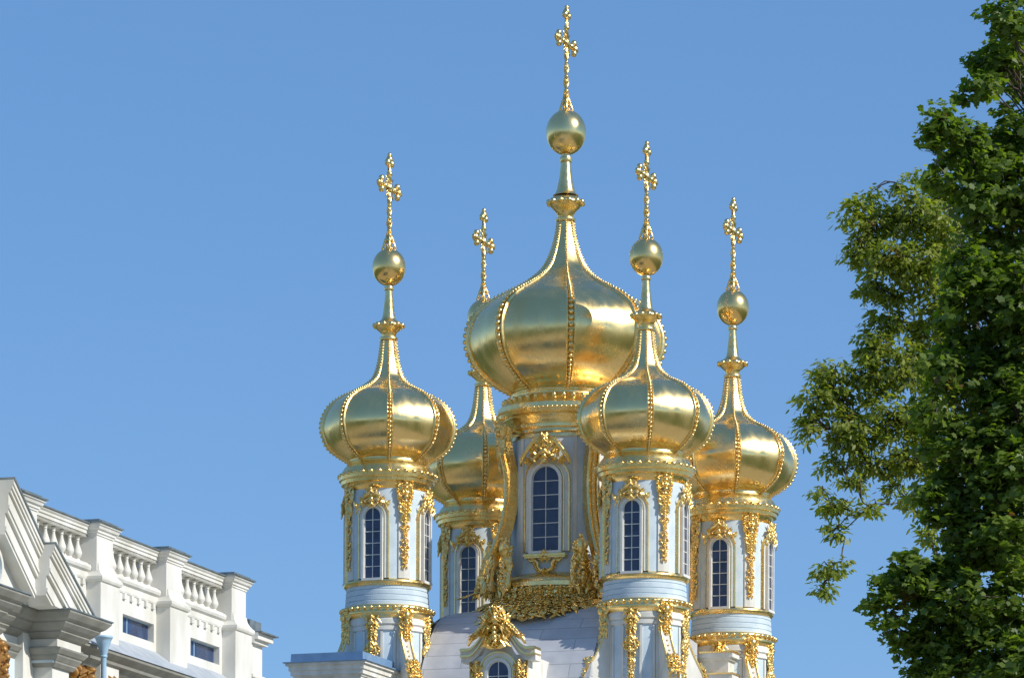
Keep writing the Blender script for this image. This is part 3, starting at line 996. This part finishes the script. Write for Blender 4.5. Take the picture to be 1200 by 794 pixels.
# balustrade bays
bal = MB()
pr = catmull([(.085, 0), (.085, .05), (.06, .07), (.085, .10), (.135, .19), (.14, .26), (.10, .38), (.062, .50), (.052, .60), (.07, .63), (.052, .66), (.08, .70), (.08, .74)], 3)
lathe(bal, pr, 14)
bal_me = None
for (a, b_) in ((.25, 4.45), (5.95, 9.98), (11.48, 15.55)):
    m = MB()
    prf = [(0, 23.66), (0, 23.74), (.03, 23.75), (.03, 23.84), (.07, 23.86), (.07, 23.92), (.12, 23.97), (.12, 24.02)]
    x0 = .02
    vsn = []
    sweep(m, [(x0, a - .1), (x0, b_ + .1)], prf)
    box(m, -.42, x0, a - .1, b_ + .1, 23.662, 24.018)
    # bottom plinth: swelling moulding and small drops
    sweep(m, [(x0, a - .1), (x0, b_ + .1)], [(0, 22.40), (.02, 22.45), (.02, 22.62), (.10, 22.68), (.13, 22.76), (.10, 22.84), (.02, 22.88), (0, 22.90), (-.2, 22.902)])
    box(m, -.42, x0 - .002, a - .1, b_ + .1, 22.40, 22.90)
    box(m, -.95, -.60, a - .1, b_ + .1, 22.5, 24.0)
    rail = m.build('balustrade', CREAM, palace)
    c = MB(); box(c, -.5, x0 + .17, a - .05, b_ + .05, 24.022, 24.055); c.build('zinc_coping', FLASH, rail)
    n = 7; st = (b_ - a) / n
    for k in range(n):
        t = a + (k + .5) * st
        if bal_me is None:
            o_ = bal.build('baluster', CREAM, rail, (-.14, t, 22.90)); bal_me = o_
            box_mb = None
        else:
            o_ = bal_me.copy(); COL.objects.link(o_); o_.parent = rail; o_.location = (-.14, t, 22.90)
        # small drop block on the wall below
    dr = MB()
    for k in range(n):
        t = a + (k + .5) * st
        box(dr, -.3, x0 + .06, t - .09, t + .09, 22.22, 22.40)
    dr.build('moulding_drops', CREAM, rail)
# ledge roof in front of the attic wall, then main cornice
lr = MB()
sweep(lr, [(0, 1.0), (0, TE + 1)], [(0.0, 20.96), (.84, 20.34), (.86, 20.29), (.7, 20.29)])
lr.build('ledge_roof', FLASHL, palace)
mc = MB()
prf_main = [(.82, 20.28), (.80, 20.20), (.72, 20.14), (.58, 20.04), (.56, 19.96), (.44, 19.90), (.28, 19.74), (.22, 19.72), (.22, 19.45), (.30, 19.43), (.28, 19.36), (.20, 19.24), (.10, 19.16), (.10, 18.9), (.0, 18.88)]
sweep(mc, [(0, 1.8), (0, TE)], prf_main)
# right end return
sweep(mc, [(0, TE), (-8, TE)], [(o_, z_) for o_, z_ in prf_main])
mc.build('main_cornice', CORNICE_SHADE, palace)
# small lower attic at the far end
fe = MB()
box(fe, -3.5, -.05, TE - .2, TE + 1.0, 0, 22.3)
box(fe, -3.6, .10, TE - .1, TE + 1.15, 22.3, 22.42); box(fe, -3.7, .22, TE - .1, TE + 1.3, 22.42, 22.62)
box(fe, -3.5, .05, TE - .1, TE + 1.05, 21.2, 21.3)
end_ = fe.build('end_attic', CREAM, palace)
c = MB(); box(c, -3.8, .36, TE - .1, TE + 1.45, 22.622, 22.66); box(c, -3.4, -.05, TE - .15, TE + .9, 22.66, 23.05); c.build('metal_roof', FLASH, end_)

# risalit entablature with ressauts (over coupled columns)
tA, tB, tC = -1.37, 1.8, -4.1
path = [(1 - .9, -12), (1.9 - .9, -12), (1.9 - .9, -7.0)] 
X1_, X2_ = 0.25, 1.25      # wall face planes of recess and ressaut (cornice projects .75 further)
plan = [(X2_, -7.2), (X2_, tC - .75), (X1_, tC - .75), (X1_, tA + .75), (X2_, tA + .75), (X2_, tB - .75), (-.6, tB - .75)]
ent = MB()
prof_up = [(.72, 20.68), (.71, 20.62), (.66, 20.56), (.58, 20.47), (.50, 20.42), (.47, 20.41), (.46, 20.36), (.36, 20.26), (.26, 20.18), (.24, 20.17), (.24, 20.13), (.12, 20.02), (.02, 19.97),
           (.02, 19.74), (.20, 19.71), (.19, 19.66), (.10, 19.55), (.06, 19.53), (.05, 19.48), (-.04, 19.36), (-.06, 19.34), (-.06, 19.30), (-.14, 19.20), (-.2, 19.19)]
sweep(ent, plan, prof_up)
ent.build('entablature', CORNICE_SHADE, palace)
fz = MB(); sweep(fz, plan, [(.03, 19.962), (.032, 19.75)]); fz.build('frieze', CREAM, palace)
cf = MB()
sweep(cf, plan, [(-.6, 20.86), (.75, 20.72), (.75, 20.682), (.66, 20.682)])
cf.build('cornice_flashing', FLASH, palace)
# walls / soffits behind
rw = MB()
box(rw, -.4, X1_ - .05, -12, tB - .78, 0, 20.7)
box(rw, -.4, X2_ - .1, tA + .78, tB - .80, 19.3, 20.7)
box(rw, -.4, X2_ - .1, -7.2, tC - .78, 19.3, 20.7)
rw.build('risalit_wall', BLUE, palace)
pl_ = MB()
box(pl_, -.2, X2_ - .22, tA + .95, tB - 1.0, 0, 19.195)
box(pl_, -.2, X2_ - .22, -6.9, tC - 1.0, 0, 19.195)
box(pl_, X1_ - .048, X1_ + .10, -3.9, -3.3, 0, 19.195)
pl_.build('pilaster', CREAM, palace)

# pediment: layered raking cornice following a stepped line
segs = [([(.42, 20.74), (-2.44, 22.42)], 2.00), ([(-2.44, 22.42), (-4.55, 23.92)], 1.66), ([(-4.55, 23.92), (-9.5, 26.2)], 1.12)]
pd = MB(); fl = MB()
def off(p, q, d):
    dx, dz = q[0] - p[0], q[1] - p[1]; l = math.hypot(dx, dz)
    n_ = (dz / l, -dx / l)
    if n_[1] > 0: n_ = (-n_[0], -n_[1])
    return (p[0] + n_[0] * d, p[1] + n_[1] * d), (q[0] + n_[0] * d, q[1] + n_[1] * d)
layers = [(.0, .055, .0, fl), (.055, .16, -.04, pd), (.16, .25, -.08, pd), (.25, .34, -.13, pd), (.34, .62, -.20, pd), (.62, .70, -.17, pd), (.70, .80, -.21, pd), (.80, 1.10, -.30, pd), (1.10, 1.20, -.26, pd), (1.20, 1.28, -.30, pd)]
for si, (pq, O) in enumerate(segs):
    p, q = pq
    for (d0, d1, e, mb_) in layers:
        a1, a2 = off(p, q, d0); b1, b2 = off(p, q, d1)
        # extend lower parts so segments meet vertically at the step
        def clampt(pt, which):
            # slide along the direction until t equals the step's t
            dx, dz = q[0] - p[0], q[1] - p[1]
            u = (which - pt[0]) / dx
            return (which, pt[1] + dz * u)
        a1 = clampt(a1, p[0]); b1 = clampt(b1, p[0]); a2 = clampt(a2, q[0]); b2 = clampt(b2, q[0])
        if si == 0:
            zb = 20.70
            def cut(pt, o_):
                dx, dz = q[0] - p[0], q[1] - p[1]
                u = (zb - pt[1]) / dz
                return (pt[0] + dx * u, zb)
            a1 = cut(a1, 0); b1 = cut(b1, 0)
        xf = O + e; xb = -.3
        vs = []
        for (t, z) in (a1, a2, b2, b1):
            vs.append((xf, t, z))
        for (t, z) in (a1, a2, b2, b1):
            vs.append((xb, t, z))
        mb_.add(vs, [(0, 1, 2, 3), (7, 6, 5, 4), (0, 4, 5, 1), (1, 5, 6, 2), (2, 6, 7, 3), (3, 7, 4, 0)], False)
# tympanum
for (poly, x) in (([(-.9, 20.72), (-2.5, 21.5), (-4.6, 22.7), (-9.5, 25.8), (-9.5, 20.72)], .98),):
    vs = [(x, t, z) for t, z in poly] + [(x - 1.0, t, z) for t, z in poly]
    n = len(poly)
    pd.add(vs, [tuple(range(n)), tuple(range(2 * n - 1, n - 1, -1))] + [(i, (i + 1) % n, n + (i + 1) % n, n + i) for i in range(n)], False)
ped = pd.build('pediment', CREAM, palace); fl.build('raking_flashing', FLASH, ped)
# oval window glimpse inside the pediment at the frame edge
wv = MB(); gv = MB()
vs = [(1.02, -4.75 + .62 * cos(a), 21.45 + .55 * sin(a)) for a in [2 * pi * i / 28 for i in range(28)]]
gv.add(vs, [tuple(range(28))], False)
for i in range(28):
    a, b_ = 2 * pi * i / 28, 2 * pi * (i + 1) / 28
    p = lambda a_, r_, x_: (x_, -4.75 + .62 * r_ * cos(a_), 21.45 + .55 * r_ * sin(a_))
    wv.add([p(a, 1, 1.10), p(b_, 1, 1.10), p(b_, 1.2, 1.10), p(a, 1.2, 1.10), p(a, 1, .98), p(b_, 1, .98), p(b_, 1.2, .98), p(a, 1.2, .98)], [(0, 1, 2, 3), (0, 4, 5, 1), (2, 6, 7, 3)], False)
wf = wv.build('oval_window', CREAM, ped); gv.build('blue_panel', PIPE, ped)

# downpipe with funnel hopper
dp = MB()
lathe(dp, [(.085, 0), (.085, 19.55), (.10, 19.6), (.13, 19.75), (.22, 20.02), (.25, 20.1), (.27, 20.11), (.27, 20.17), (.25, 20.18), (.23, 20.16), (.2, 20.05)], 20)
for z in (19.58, 17.6, 14.8):
    lathe(dp, [(.088, z - .04), (.11, z - .03), (.11, z + .03), (.088, z + .04)], 20)
dp.build('downpipe', PIPE, palace, (1.15, 3.1, .34))

# ochre carved heads under the entablature
for (x, t, z) in ((.5, 2.85, 19.5), (.5, 5.7, 19.5), (1.3, -5.1, 19.25)):
    o = MB()
    f = lambda s, t_, h, x=x, t=t, z=z: Vector((x - .15 + h, t + s, z - t_))
    ornament(o, f, 1.8, lambda q: .42 - .08 * q, 80, int(t * 10) + 300, .36, .17)
    ball(o, (x + .12, t, z - .35), (.2, .19, .26), S2)
    for k in range(26):
        a = rnd.uniform(0, 2 * pi)
        ball(o, (x + .08 + rnd.uniform(0, .15), t + .22 * cos(a), z - .3 + .26 * sin(a)), rnd.uniform(.05, .09), S0)
    o.build('carved_capital', OCHRE, palace)

# ================================================================== trees
def leaf_mat(name, c_dark, c_light, trans):
    m, nt, b = nodes(name); N = nt.nodes; L = nt.links
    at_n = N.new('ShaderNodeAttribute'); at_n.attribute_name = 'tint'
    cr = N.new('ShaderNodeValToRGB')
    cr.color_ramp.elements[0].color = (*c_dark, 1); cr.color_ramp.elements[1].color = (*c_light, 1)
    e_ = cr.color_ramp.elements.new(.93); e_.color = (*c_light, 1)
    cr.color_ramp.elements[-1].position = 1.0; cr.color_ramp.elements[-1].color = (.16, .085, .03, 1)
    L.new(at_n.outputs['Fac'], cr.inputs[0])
    L.new(cr.outputs[0], b.inputs['Base Color'])
    b.inputs['Roughness'].default_value = .5
    tr = N.new('ShaderNodeBsdfTranslucent')
    mx2 = N.new('ShaderNodeMix'); mx2.data_type = 'RGBA'; mx2.blend_type = 'MULTIPLY'; mx2.inputs['Factor'].default_value = 1
    L.new(cr.outputs[0], mx2.inputs['A']); mx2.inputs['B'].default_value = (1.6, 1.8, .5, 1)
    L.new(mx2.outputs['Result'], tr.inputs['Color'])
    mx = N.new('ShaderNodeMixShader'); mx.inputs[0].default_value = trans
    out = N['Material Output']
    L.new(b.outputs[0], mx.inputs[1]); L.new(tr.outputs[0], mx.inputs[2]); L.new(mx.outputs[0], out.inputs['Surface'])
    return m
LEAF_M = leaf_mat('maple_leaf', (.070, .125, .020), (.205, .270, .042), .52)
LEAF_A = leaf_mat('light_leaf', (.16, .205, .034), (.34, .36, .075), .50)
BARK = varied('bark', (.05, .04, .03), (.11, .09, .07), 9, .9, 0, .5, 12, stretch=(1, 1, .2))

F_, HZ = 5720.0, 1506.0
def world_at(px, py, D):
    return np.array([(px - 600) / F_ * D, D - 200, 1.6 + (HZ - py) / F_ * D])

MAPLE = np.array([(0, -.42), (.12, -.26), (.42, -.30), (.40, -.06), (.54, .16), (.27, .25), (0, .56), (-.27, .25), (-.54, .16), (-.40, -.06), (-.42, -.30), (-.12, -.26)])
LANCE = np.array([(0, -.5), (.17, -.22), (.20, .08), (.12, .34), (0, .56), (-.12, .34), (-.20, .08), (-.17, -.22)])

def leaves_mesh(name, sprays, shape, size, per, rs, mat, parent, spread):
    """sprays: list of (centre, outward dir, tint)"""
    n = len(sprays) * per
    C = np.repeat(np.array([s[0] for s in sprays]), per, 0)
    O = np.repeat(np.array([s[1] for s in sprays]), per, 0)
    T = np.repeat(np.array([s[2] for s in sprays]), per) + rs.normal(0, .09, n)
    SP = np.repeat(np.array([s[3] for s in sprays]), per)
    off_ = rs.normal(0, 1, (n, 3)); off_ /= np.linalg.norm(off_, axis=1)[:, None]
    off_ *= (rs.random(n) ** .5 * spread * SP)[:, None]
    off_[:, 2] = off_[:, 2] * .55 - .25 * (off_[:, 0] ** 2 + off_[:, 1] ** 2) / spread
    C = C + off_
    # leaf normal: up + outward + random ; tip: outward and drooping
    nrm = np.array([0, 0, 1.0]) * .75 + O * .55 + rs.normal(0, .42, (n, 3))
    nrm /= np.linalg.norm(nrm, axis=1)[:, None]
    tip = off_ / (np.linalg.norm(off_, axis=1)[:, None] + 1e-6) + O * .6 + np.array([0, 0, -.9]) + rs.normal(0, .35, (n, 3))
    tip -= nrm * (tip * nrm).sum(1)[:, None]
    tip /= np.linalg.norm(tip, axis=1)[:, None] + 1e-9
    side = np.cross(tip, nrm)
    S_ = size * rs.uniform(.65, 1.25, n)
    k = len(shape)
    P = C[:, None, :] + (side[:, None, :] * shape[None, :, 0, None] + tip[:, None, :] * shape[None, :, 1, None]) * S_[:, None, None]
    # fold along the midrib
    P += -nrm[:, None, :] * (np.abs(shape[None, :, 0, None]) * .35 + shape[None, :, 1, None] ** 2 * .2) * S_[:, None, None]
    V = P.reshape(-1, 3)
    me = bpy.data.meshes.new(name)
    me.vertices.add(len(V)); me.vertices.foreach_set('co', V.ravel())
    me.loops.add(n * k); me.loops.foreach_set('vertex_index', np.arange(n * k, dtype=np.int32))
    me.polygons.add(n); me.polygons.foreach_set('loop_start', np.arange(0, n * k, k, dtype=np.int32))
    me.polygons.foreach_set('loop_total', np.full(n, k, dtype=np.int32))
    at_ = me.attributes.new('tint', 'FLOAT', 'FACE'); at_.data.foreach_set('value', np.clip(T, 0, 1).astype(np.float32))
    me.update(calc_edges=True); me.validate()
    me.materials.append(mat)
    return link(name, me, parent)

def make_tree(name, lobes, trunk_xy, shape, size, per, spread, mat, seed, label, density, twig_r=.012, tint_fn=None):
    rs = np.random.RandomState(seed)
    root = bpy.data.objects.new(name, None); COL.objects.link(root)
    root.location = (trunk_xy[0], trunk_xy[1], 0)
    props(root, label, 'tree')
    base = np.array([trunk_xy[0], trunk_xy[1], 0.0])
    sprays = []; br = MB(); twigs = MB()
    cs = []
    for (px, py, rx, ry, D, rd, dens) in lobes:
        c = world_at(px, py, D) - base
        sx, sz = rx / F_ * D, ry / F_ * D
        cs.append((c, sx, sz, rd, dens))
    zs = [c[2] for c, *_ in cs]; ztop_ = max(zs)
    # trunk
    lean = np.array([0.0, 0.0])
    tpts = [(0, 0, -.2), (.05, 0, 2), (-.1, .1, 6), (.1, .1, 10), (0, -.1, 14), (.1, 0, ztop_ * .75), (.2, .1, ztop_ - .6)]
    tp = catmull(tpts, 5)
    trr = [max(.04, .42 * (1 - p[2] / (ztop_ + .3)) ** .8) for p in tp]
    tm = MB(); tube(tm, tp, trr, 12)
    tm.build('trunk', BARK, root)
    def trunk_at(z):
        for a, b_ in zip(tp[:-1], tp[1:]):
            if b_[2] >= z: return np.array(a), max(.04, .42 * (1 - a[2] / (ztop_ + .3)) ** .8)
        return np.array(tp[-2]), .04
    order = sorted(range(len(cs)), key=lambda i: math.hypot(cs[i][0][0], cs[i][0][1]))
    placed = []
    for i in order:
        c, sx, sz, rd, dens = cs[i]
        d = math.hypot(c[0], c[1])
        best = None
        for (pc, pr_) in placed:           # branch off a nearer cluster, coming up from below where possible
            v = c - pc
            cost = np.linalg.norm(v) + max(0, -v[2]) * 1.3 + .25 * math.hypot(pc[0], pc[1])
            if best is None or cost < best[0]: best = (cost, pc, pr_)
        z0 = max(3.0, c[2] - d * .8 - .6)
        st_, r0 = trunk_at(z0)
        if best is None or d < 1.6 or np.linalg.norm(c - st_) < best[0]: start, r1 = st_, min(r0 * .5, .035 + .028 * d)
        else: start, r1 = best[1], max(.018, best[2] * .62)
        v = c - start
        mid = start + v * .5 + np.array([0, 0, .10 * np.linalg.norm(v)]) + rs.normal(0, .07, 3) * (1 + .4 * np.linalg.norm(v))
        m1 = start + v * .25 + rs.normal(0, .06, 3); m3 = start + v * .78 + rs.normal(0, .06, 3) + np.array([0, 0, .06])
        pts = catmull([tuple(start), tuple(m1), tuple(mid), tuple(m3), tuple(c)], 4)
        tube(br, pts, [r1 * (1 - .55 * q / (len(pts) - 1)) for q in range(len(pts))], 6)
        placed.append((c, r1 * .6))
        vol = sx * sz * rd
        n = int(density * dens * (sx * sz + sx * rd + sz * rd))
        lt = rs.normal(0, .05)
        for k in range(n):
            v = rs.normal(0, 1, 3); v /= np.linalg.norm(v)
            q = rs.random() ** .38
            jag = 1 + .16 * math.sin(v[0] * 7 + c[0] * 3) * math.cos(v[2] * 6 + c[2])
            p = c + v * np.array([sx, rd, sz]) * q * jag
            out = v * np.array([1, 1, 1]); 
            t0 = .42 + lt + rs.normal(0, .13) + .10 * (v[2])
            if rs.random() < .012: t0 = .97
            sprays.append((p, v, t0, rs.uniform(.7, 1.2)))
            if k % 3 == 0:
                j = rs.randint(2, len(pts)); a = np.array(pts[j])
                m_ = (a + p) / 2 + np.array([0, 0, .08]) + rs.normal(0, .04, 3)
                tube(twigs, [tuple(a), tuple(m_), tuple(p)], [twig_r * 1.6, twig_r * 1.2, twig_r * .6], 4, cap=False)
    br.build('limbs', BARK, root); twigs.build('twigs', BARK, root)
    cr_ = leaves_mesh('crown', sprays, shape, size, per, rs, mat, root, spread)
    print(name, 'leaves', len(sprays) * per)
    return root

# lobes: picture column, picture row (of the photograph, 1200 wide), radii, own distance, depth radius, density
ML = [(1128, 300, 28, 34, 100, .6, .7), (1118, 350, 24, 30, 100, .5, .6), (1106, 425, 30, 30, 100, .6, .8), (1100, 480, 30, 30, 100, .6, .8), (1104, 525, 28, 26, 100, .6, .8), (1092, 575, 22, 20, 99.8, .5, .8), (1122, 610, 28, 26, 99.8, .5, .9), (1066, 655, 22, 18, 99.6, .4, .9), (1048, 725, 20, 16, 99.5, .35, .8), (1072, 745, 26, 24, 99.6, .5, .9), (1126, 110, 14, 10, 100, .3, .6), (1105, 200, 22, 20, 99.8, .4, .8),
      (1182, 18, 34, 30, 100, .7, 1.0), (1168, 72, 34, 32, 101, .7, 1.0), (1150, 98, 22, 16, 100, .4, 1.0), (1205, 60, 40, 50, 102, .9, 1),
      (1100, 138, 24, 26, 99.5, .5, 1.0), (1092, 170, 16, 14, 99.5, .3, .8), (1126, 168, 34, 30, 100, .6, 1), (1160, 165, 34, 26, 101, .7, .9),
      (1200, 150, 34, 40, 101, .9, 1), (1190, 210, 50, 44, 100.5, 1.0, 1), (1150, 225, 38, 36, 100, .8, 1), (1172, 280, 50, 44, 101, 1, 1),
      (1150, 330, 44, 44, 100.5, .9, 1), (1195, 340, 44, 50, 100, 1, 1), (1140, 395, 46, 42, 101, .9, 1), (1190, 410, 50, 50, 100.5, 1, 1),
      (1150, 455, 44, 44, 100.6, .9, 1), (1195, 480, 50, 54, 100, 1.1, 1), (1148, 520, 44, 42, 100, .9, 1), (1190, 560, 50, 50, 99.6, 1, 1),
      (1140, 575, 42, 40, 100, .8, 1), (1110, 560, 20, 26, 100.4, .4, .8), (1185, 630, 54, 52, 99.6, 1.1, 1), (1132, 640, 34, 34, 99.8, .7, .9), (1098, 600, 18, 16, 99.8, .4, .8),
      (1060, 680, 34, 24, 99.5, .5, 1), (1032, 702, 20, 18, 99.4, .35, 1), (1088, 672, 32, 24, 99.6, .6, 1), (1090, 712, 30, 26, 99.8, .5, .9), (1130, 705, 48, 44, 99.5, .9, 1),
      (1185, 710, 54, 50, 99.3, 1.1, 1), (1105, 760, 38, 36, 99.6, .7, 1), (1160, 775, 56, 44, 99.4, 1, 1), (1085, 790, 22, 24, 99.8, .4, .8), (1200, 785, 50, 50, 99, 1, 1),
      # the part of the crown outside the picture, thinner
      (1260, 100, 60, 70, 102, 1.5, .14), (1270, 260, 60, 80, 101, 1.6, .14), (1270, 420, 60, 80, 101, 1.6, .14), (1270, 580, 60, 80, 100, 1.6, .14), (1270, 740, 60, 80, 100, 1.6, .14),
      (1220, -60, 60, 60, 102, 1.3, .14), (1300, 0, 60, 70, 103, 1.4, .14), (1150, 860, 80, 60, 100, 1.4, .14), (1260, 880, 80, 60, 100, 1.4, .14)]
AL = [(1030, 410, 22, 24, 107.6, .5, .9), (1048, 375, 20, 20, 107.8, .5, .7), (990, 500, 22, 22, 107.3, .5, .8), (1020, 590, 16, 12, 107, .3, .6), (1000, 565, 20, 12, 107.1, .35, .7), (1018, 270, 22, 22, 108, .5, .7),
      (1000, 250, 20, 26, 108, .5, .75), (1022, 222, 12, 12, 108, .25, .6), (1035, 262, 26, 30, 108.4, .6, .9), (1054, 216, 11, 14, 108, .3, .7), (1078, 206, 14, 14, 108.2, .3, .6), (1100, 225, 24, 20, 108.5, .5, .9),
      (1068, 250, 32, 32, 108, .7, 1), (1100, 265, 30, 34, 107.8, .7, 1), (1010, 290, 20, 24, 108, .5, .9), (1040, 305, 32, 28, 107.6, .7, 1), (1080, 310, 38, 34, 107.5, .8, 1), (1115, 300, 30, 50, 109, .8, .9),
      (1022, 335, 18, 20, 108, .4, .9), (1050, 345, 26, 16, 108, .5, .7), (1030, 372, 16, 18, 108, .4, .7), (1100, 360, 34, 34, 108, .7, .9), (1075, 385, 20, 20, 108.5, .5, .6), (1018, 400, 18, 20, 108, .4, .8),
      (972, 436, 24, 20, 107.6, .45, 1), (955, 466, 22, 24, 107.4, .45, 1), (950, 500, 15, 22, 107.4, .35, 1), (985, 470, 26, 28, 107.6, .5, .9), (1020, 440, 30, 32, 107.5, .6, 1), (1060, 430, 32, 34, 107.5, .7, 1), (1100, 420, 34, 36, 108, .8, 1),
      (1000, 510, 34, 28, 107.2, .6, 1), (1045, 490, 34, 34, 107.3, .7, 1), (1090, 490, 36, 36, 107.6, .8, 1), (975, 540, 18, 14, 107.3, .35, .8), (1020, 545, 28, 16, 107.3, .5, .8), (1065, 540, 30, 28, 107.3, .6, 1), (1100, 550, 26, 30, 107.8, .6, .9),
      (958, 574, 14, 8, 107, .25, .7), (978, 592, 22, 16, 107, .35, .8), (984, 622, 18, 14, 107, .3, .8), (1008, 598, 10, 10, 107, .2, .5), (1045, 568, 14, 10, 107.3, .3, .6), (1072, 590, 16, 18, 107.5, .4, .8),
      (970, 668, 20, 14, 106.8, .3, .9), (966, 690, 14, 12, 106.8, .25, .9), (988, 655, 8, 12, 106.8, .2, .5), (1090, 625, 14, 16, 108, .4, .7)]
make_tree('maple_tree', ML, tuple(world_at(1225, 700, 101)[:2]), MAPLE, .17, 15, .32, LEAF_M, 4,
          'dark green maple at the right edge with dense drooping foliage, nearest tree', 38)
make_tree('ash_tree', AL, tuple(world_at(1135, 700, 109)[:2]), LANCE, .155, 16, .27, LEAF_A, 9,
          'lighter yellow green tree with loose airy branches beside the dark maple', 60)

# ================================================================== ground
def sheet(name, x0, x1, y0, y1, z, mat):
    m = MB(); m.add([(x0, y0, z), (x1, y0, z), (x1, y1, z), (x0, y1, z)], [(0, 1, 2, 3)])
    o = m.build(name, mat); o['kind'] = 'structure'; return o
LAWN = varied('lawn_grass', (.045, .075, .02), (.08, .11, .035), .25, .95, 0, .3, 6)
GRAVEL = varied('gravel', (.33, .29, .21), (.40, .35, .26), .3, .9, 0, .3, 12)
sheet('ground', -4000, 4000, -4000, 6000, 0, LAWN)
sheet('courtyard_paving', -90, 60, -180, 60, .004, GRAVEL)

# ================================================================== sky, sun, camera
SUN_EL, SUN_AZ = radians(35), radians(62)      # azimuth measured from the camera side (-y) towards +x
to_sun = Vector((sin(SUN_AZ) * cos(SUN_EL), -cos(SUN_AZ) * cos(SUN_EL), sin(SUN_EL)))
wld = bpy.data.worlds.new('World'); sc.world = wld; wld.use_nodes = True
N = wld.node_tree.nodes; L = wld.node_tree.links
bg = N['Background']
sky = N.new('ShaderNodeTexSky'); sky.sky_type = 'NISHITA'; sky.sun_disc = False
sky.sun_elevation = SUN_EL; sky.sun_rotation = atan2(to_sun.x, to_sun.y)
sky.air_density = 1.0; sky.dust_density = .0; sky.ozone_density = 3.0; sky.altitude = 1500
hs = N.new('ShaderNodeHueSaturation'); hs.inputs['Saturation'].default_value = 1.12; hs.inputs['Value'].default_value = 1.07; 
mxs = N.new('ShaderNodeMix'); mxs.data_type = 'RGBA'; mxs.inputs['Factor'].default_value = .5
mxs.inputs['B'].default_value = (1.08, 2.50, 5.25, 1)
L.new(sky.outputs[0], hs.inputs['Color']); L.new(hs.outputs[0], mxs.inputs['A']); L.new(mxs.outputs['Result'], bg.inputs['Color']); bg.inputs['Strength'].default_value = .12
sun = bpy.data.lights.new('sun', 'SUN'); sun.energy = 4.2; sun.angle = radians(.5); sun.color = (1, .95, .86)
so = bpy.data.objects.new('sun', sun); COL.objects.link(so)
so.rotation_euler = (-to_sun).to_track_quat('-Z', 'Y').to_euler()
so.location = (60, -100, 120)

cam = bpy.data.cameras.new('camera'); co_ = bpy.data.objects.new('camera', cam); COL.objects.link(co_)
cam.sensor_width = 36; cam.lens = 5720 / 1200 * 36
roll = radians(.3)
# the optical axis is level; the frame is shifted up like a view camera and rolled slightly about the picture centre
cam.shift_x = (1109 * sin(roll)) / 1200 * 1
cam.shift_y = 1109 * cos(roll) / 1200
co_.location = (0, -200, 1.6)
co_.rotation_euler = (Matrix.Rotation(pi / 2, 4, 'X') @ Matrix.Rotation(roll, 4, 'Z')).to_euler()
cam.clip_start = .5; cam.clip_end = 12000
sc.camera = co_
sc.render.engine = 'CYCLES'
sc.view_settings.view_transform = 'Standard'; sc.view_settings.look = 'None'
sc.view_settings.exposure = .10; sc.view_settings.gamma = 1
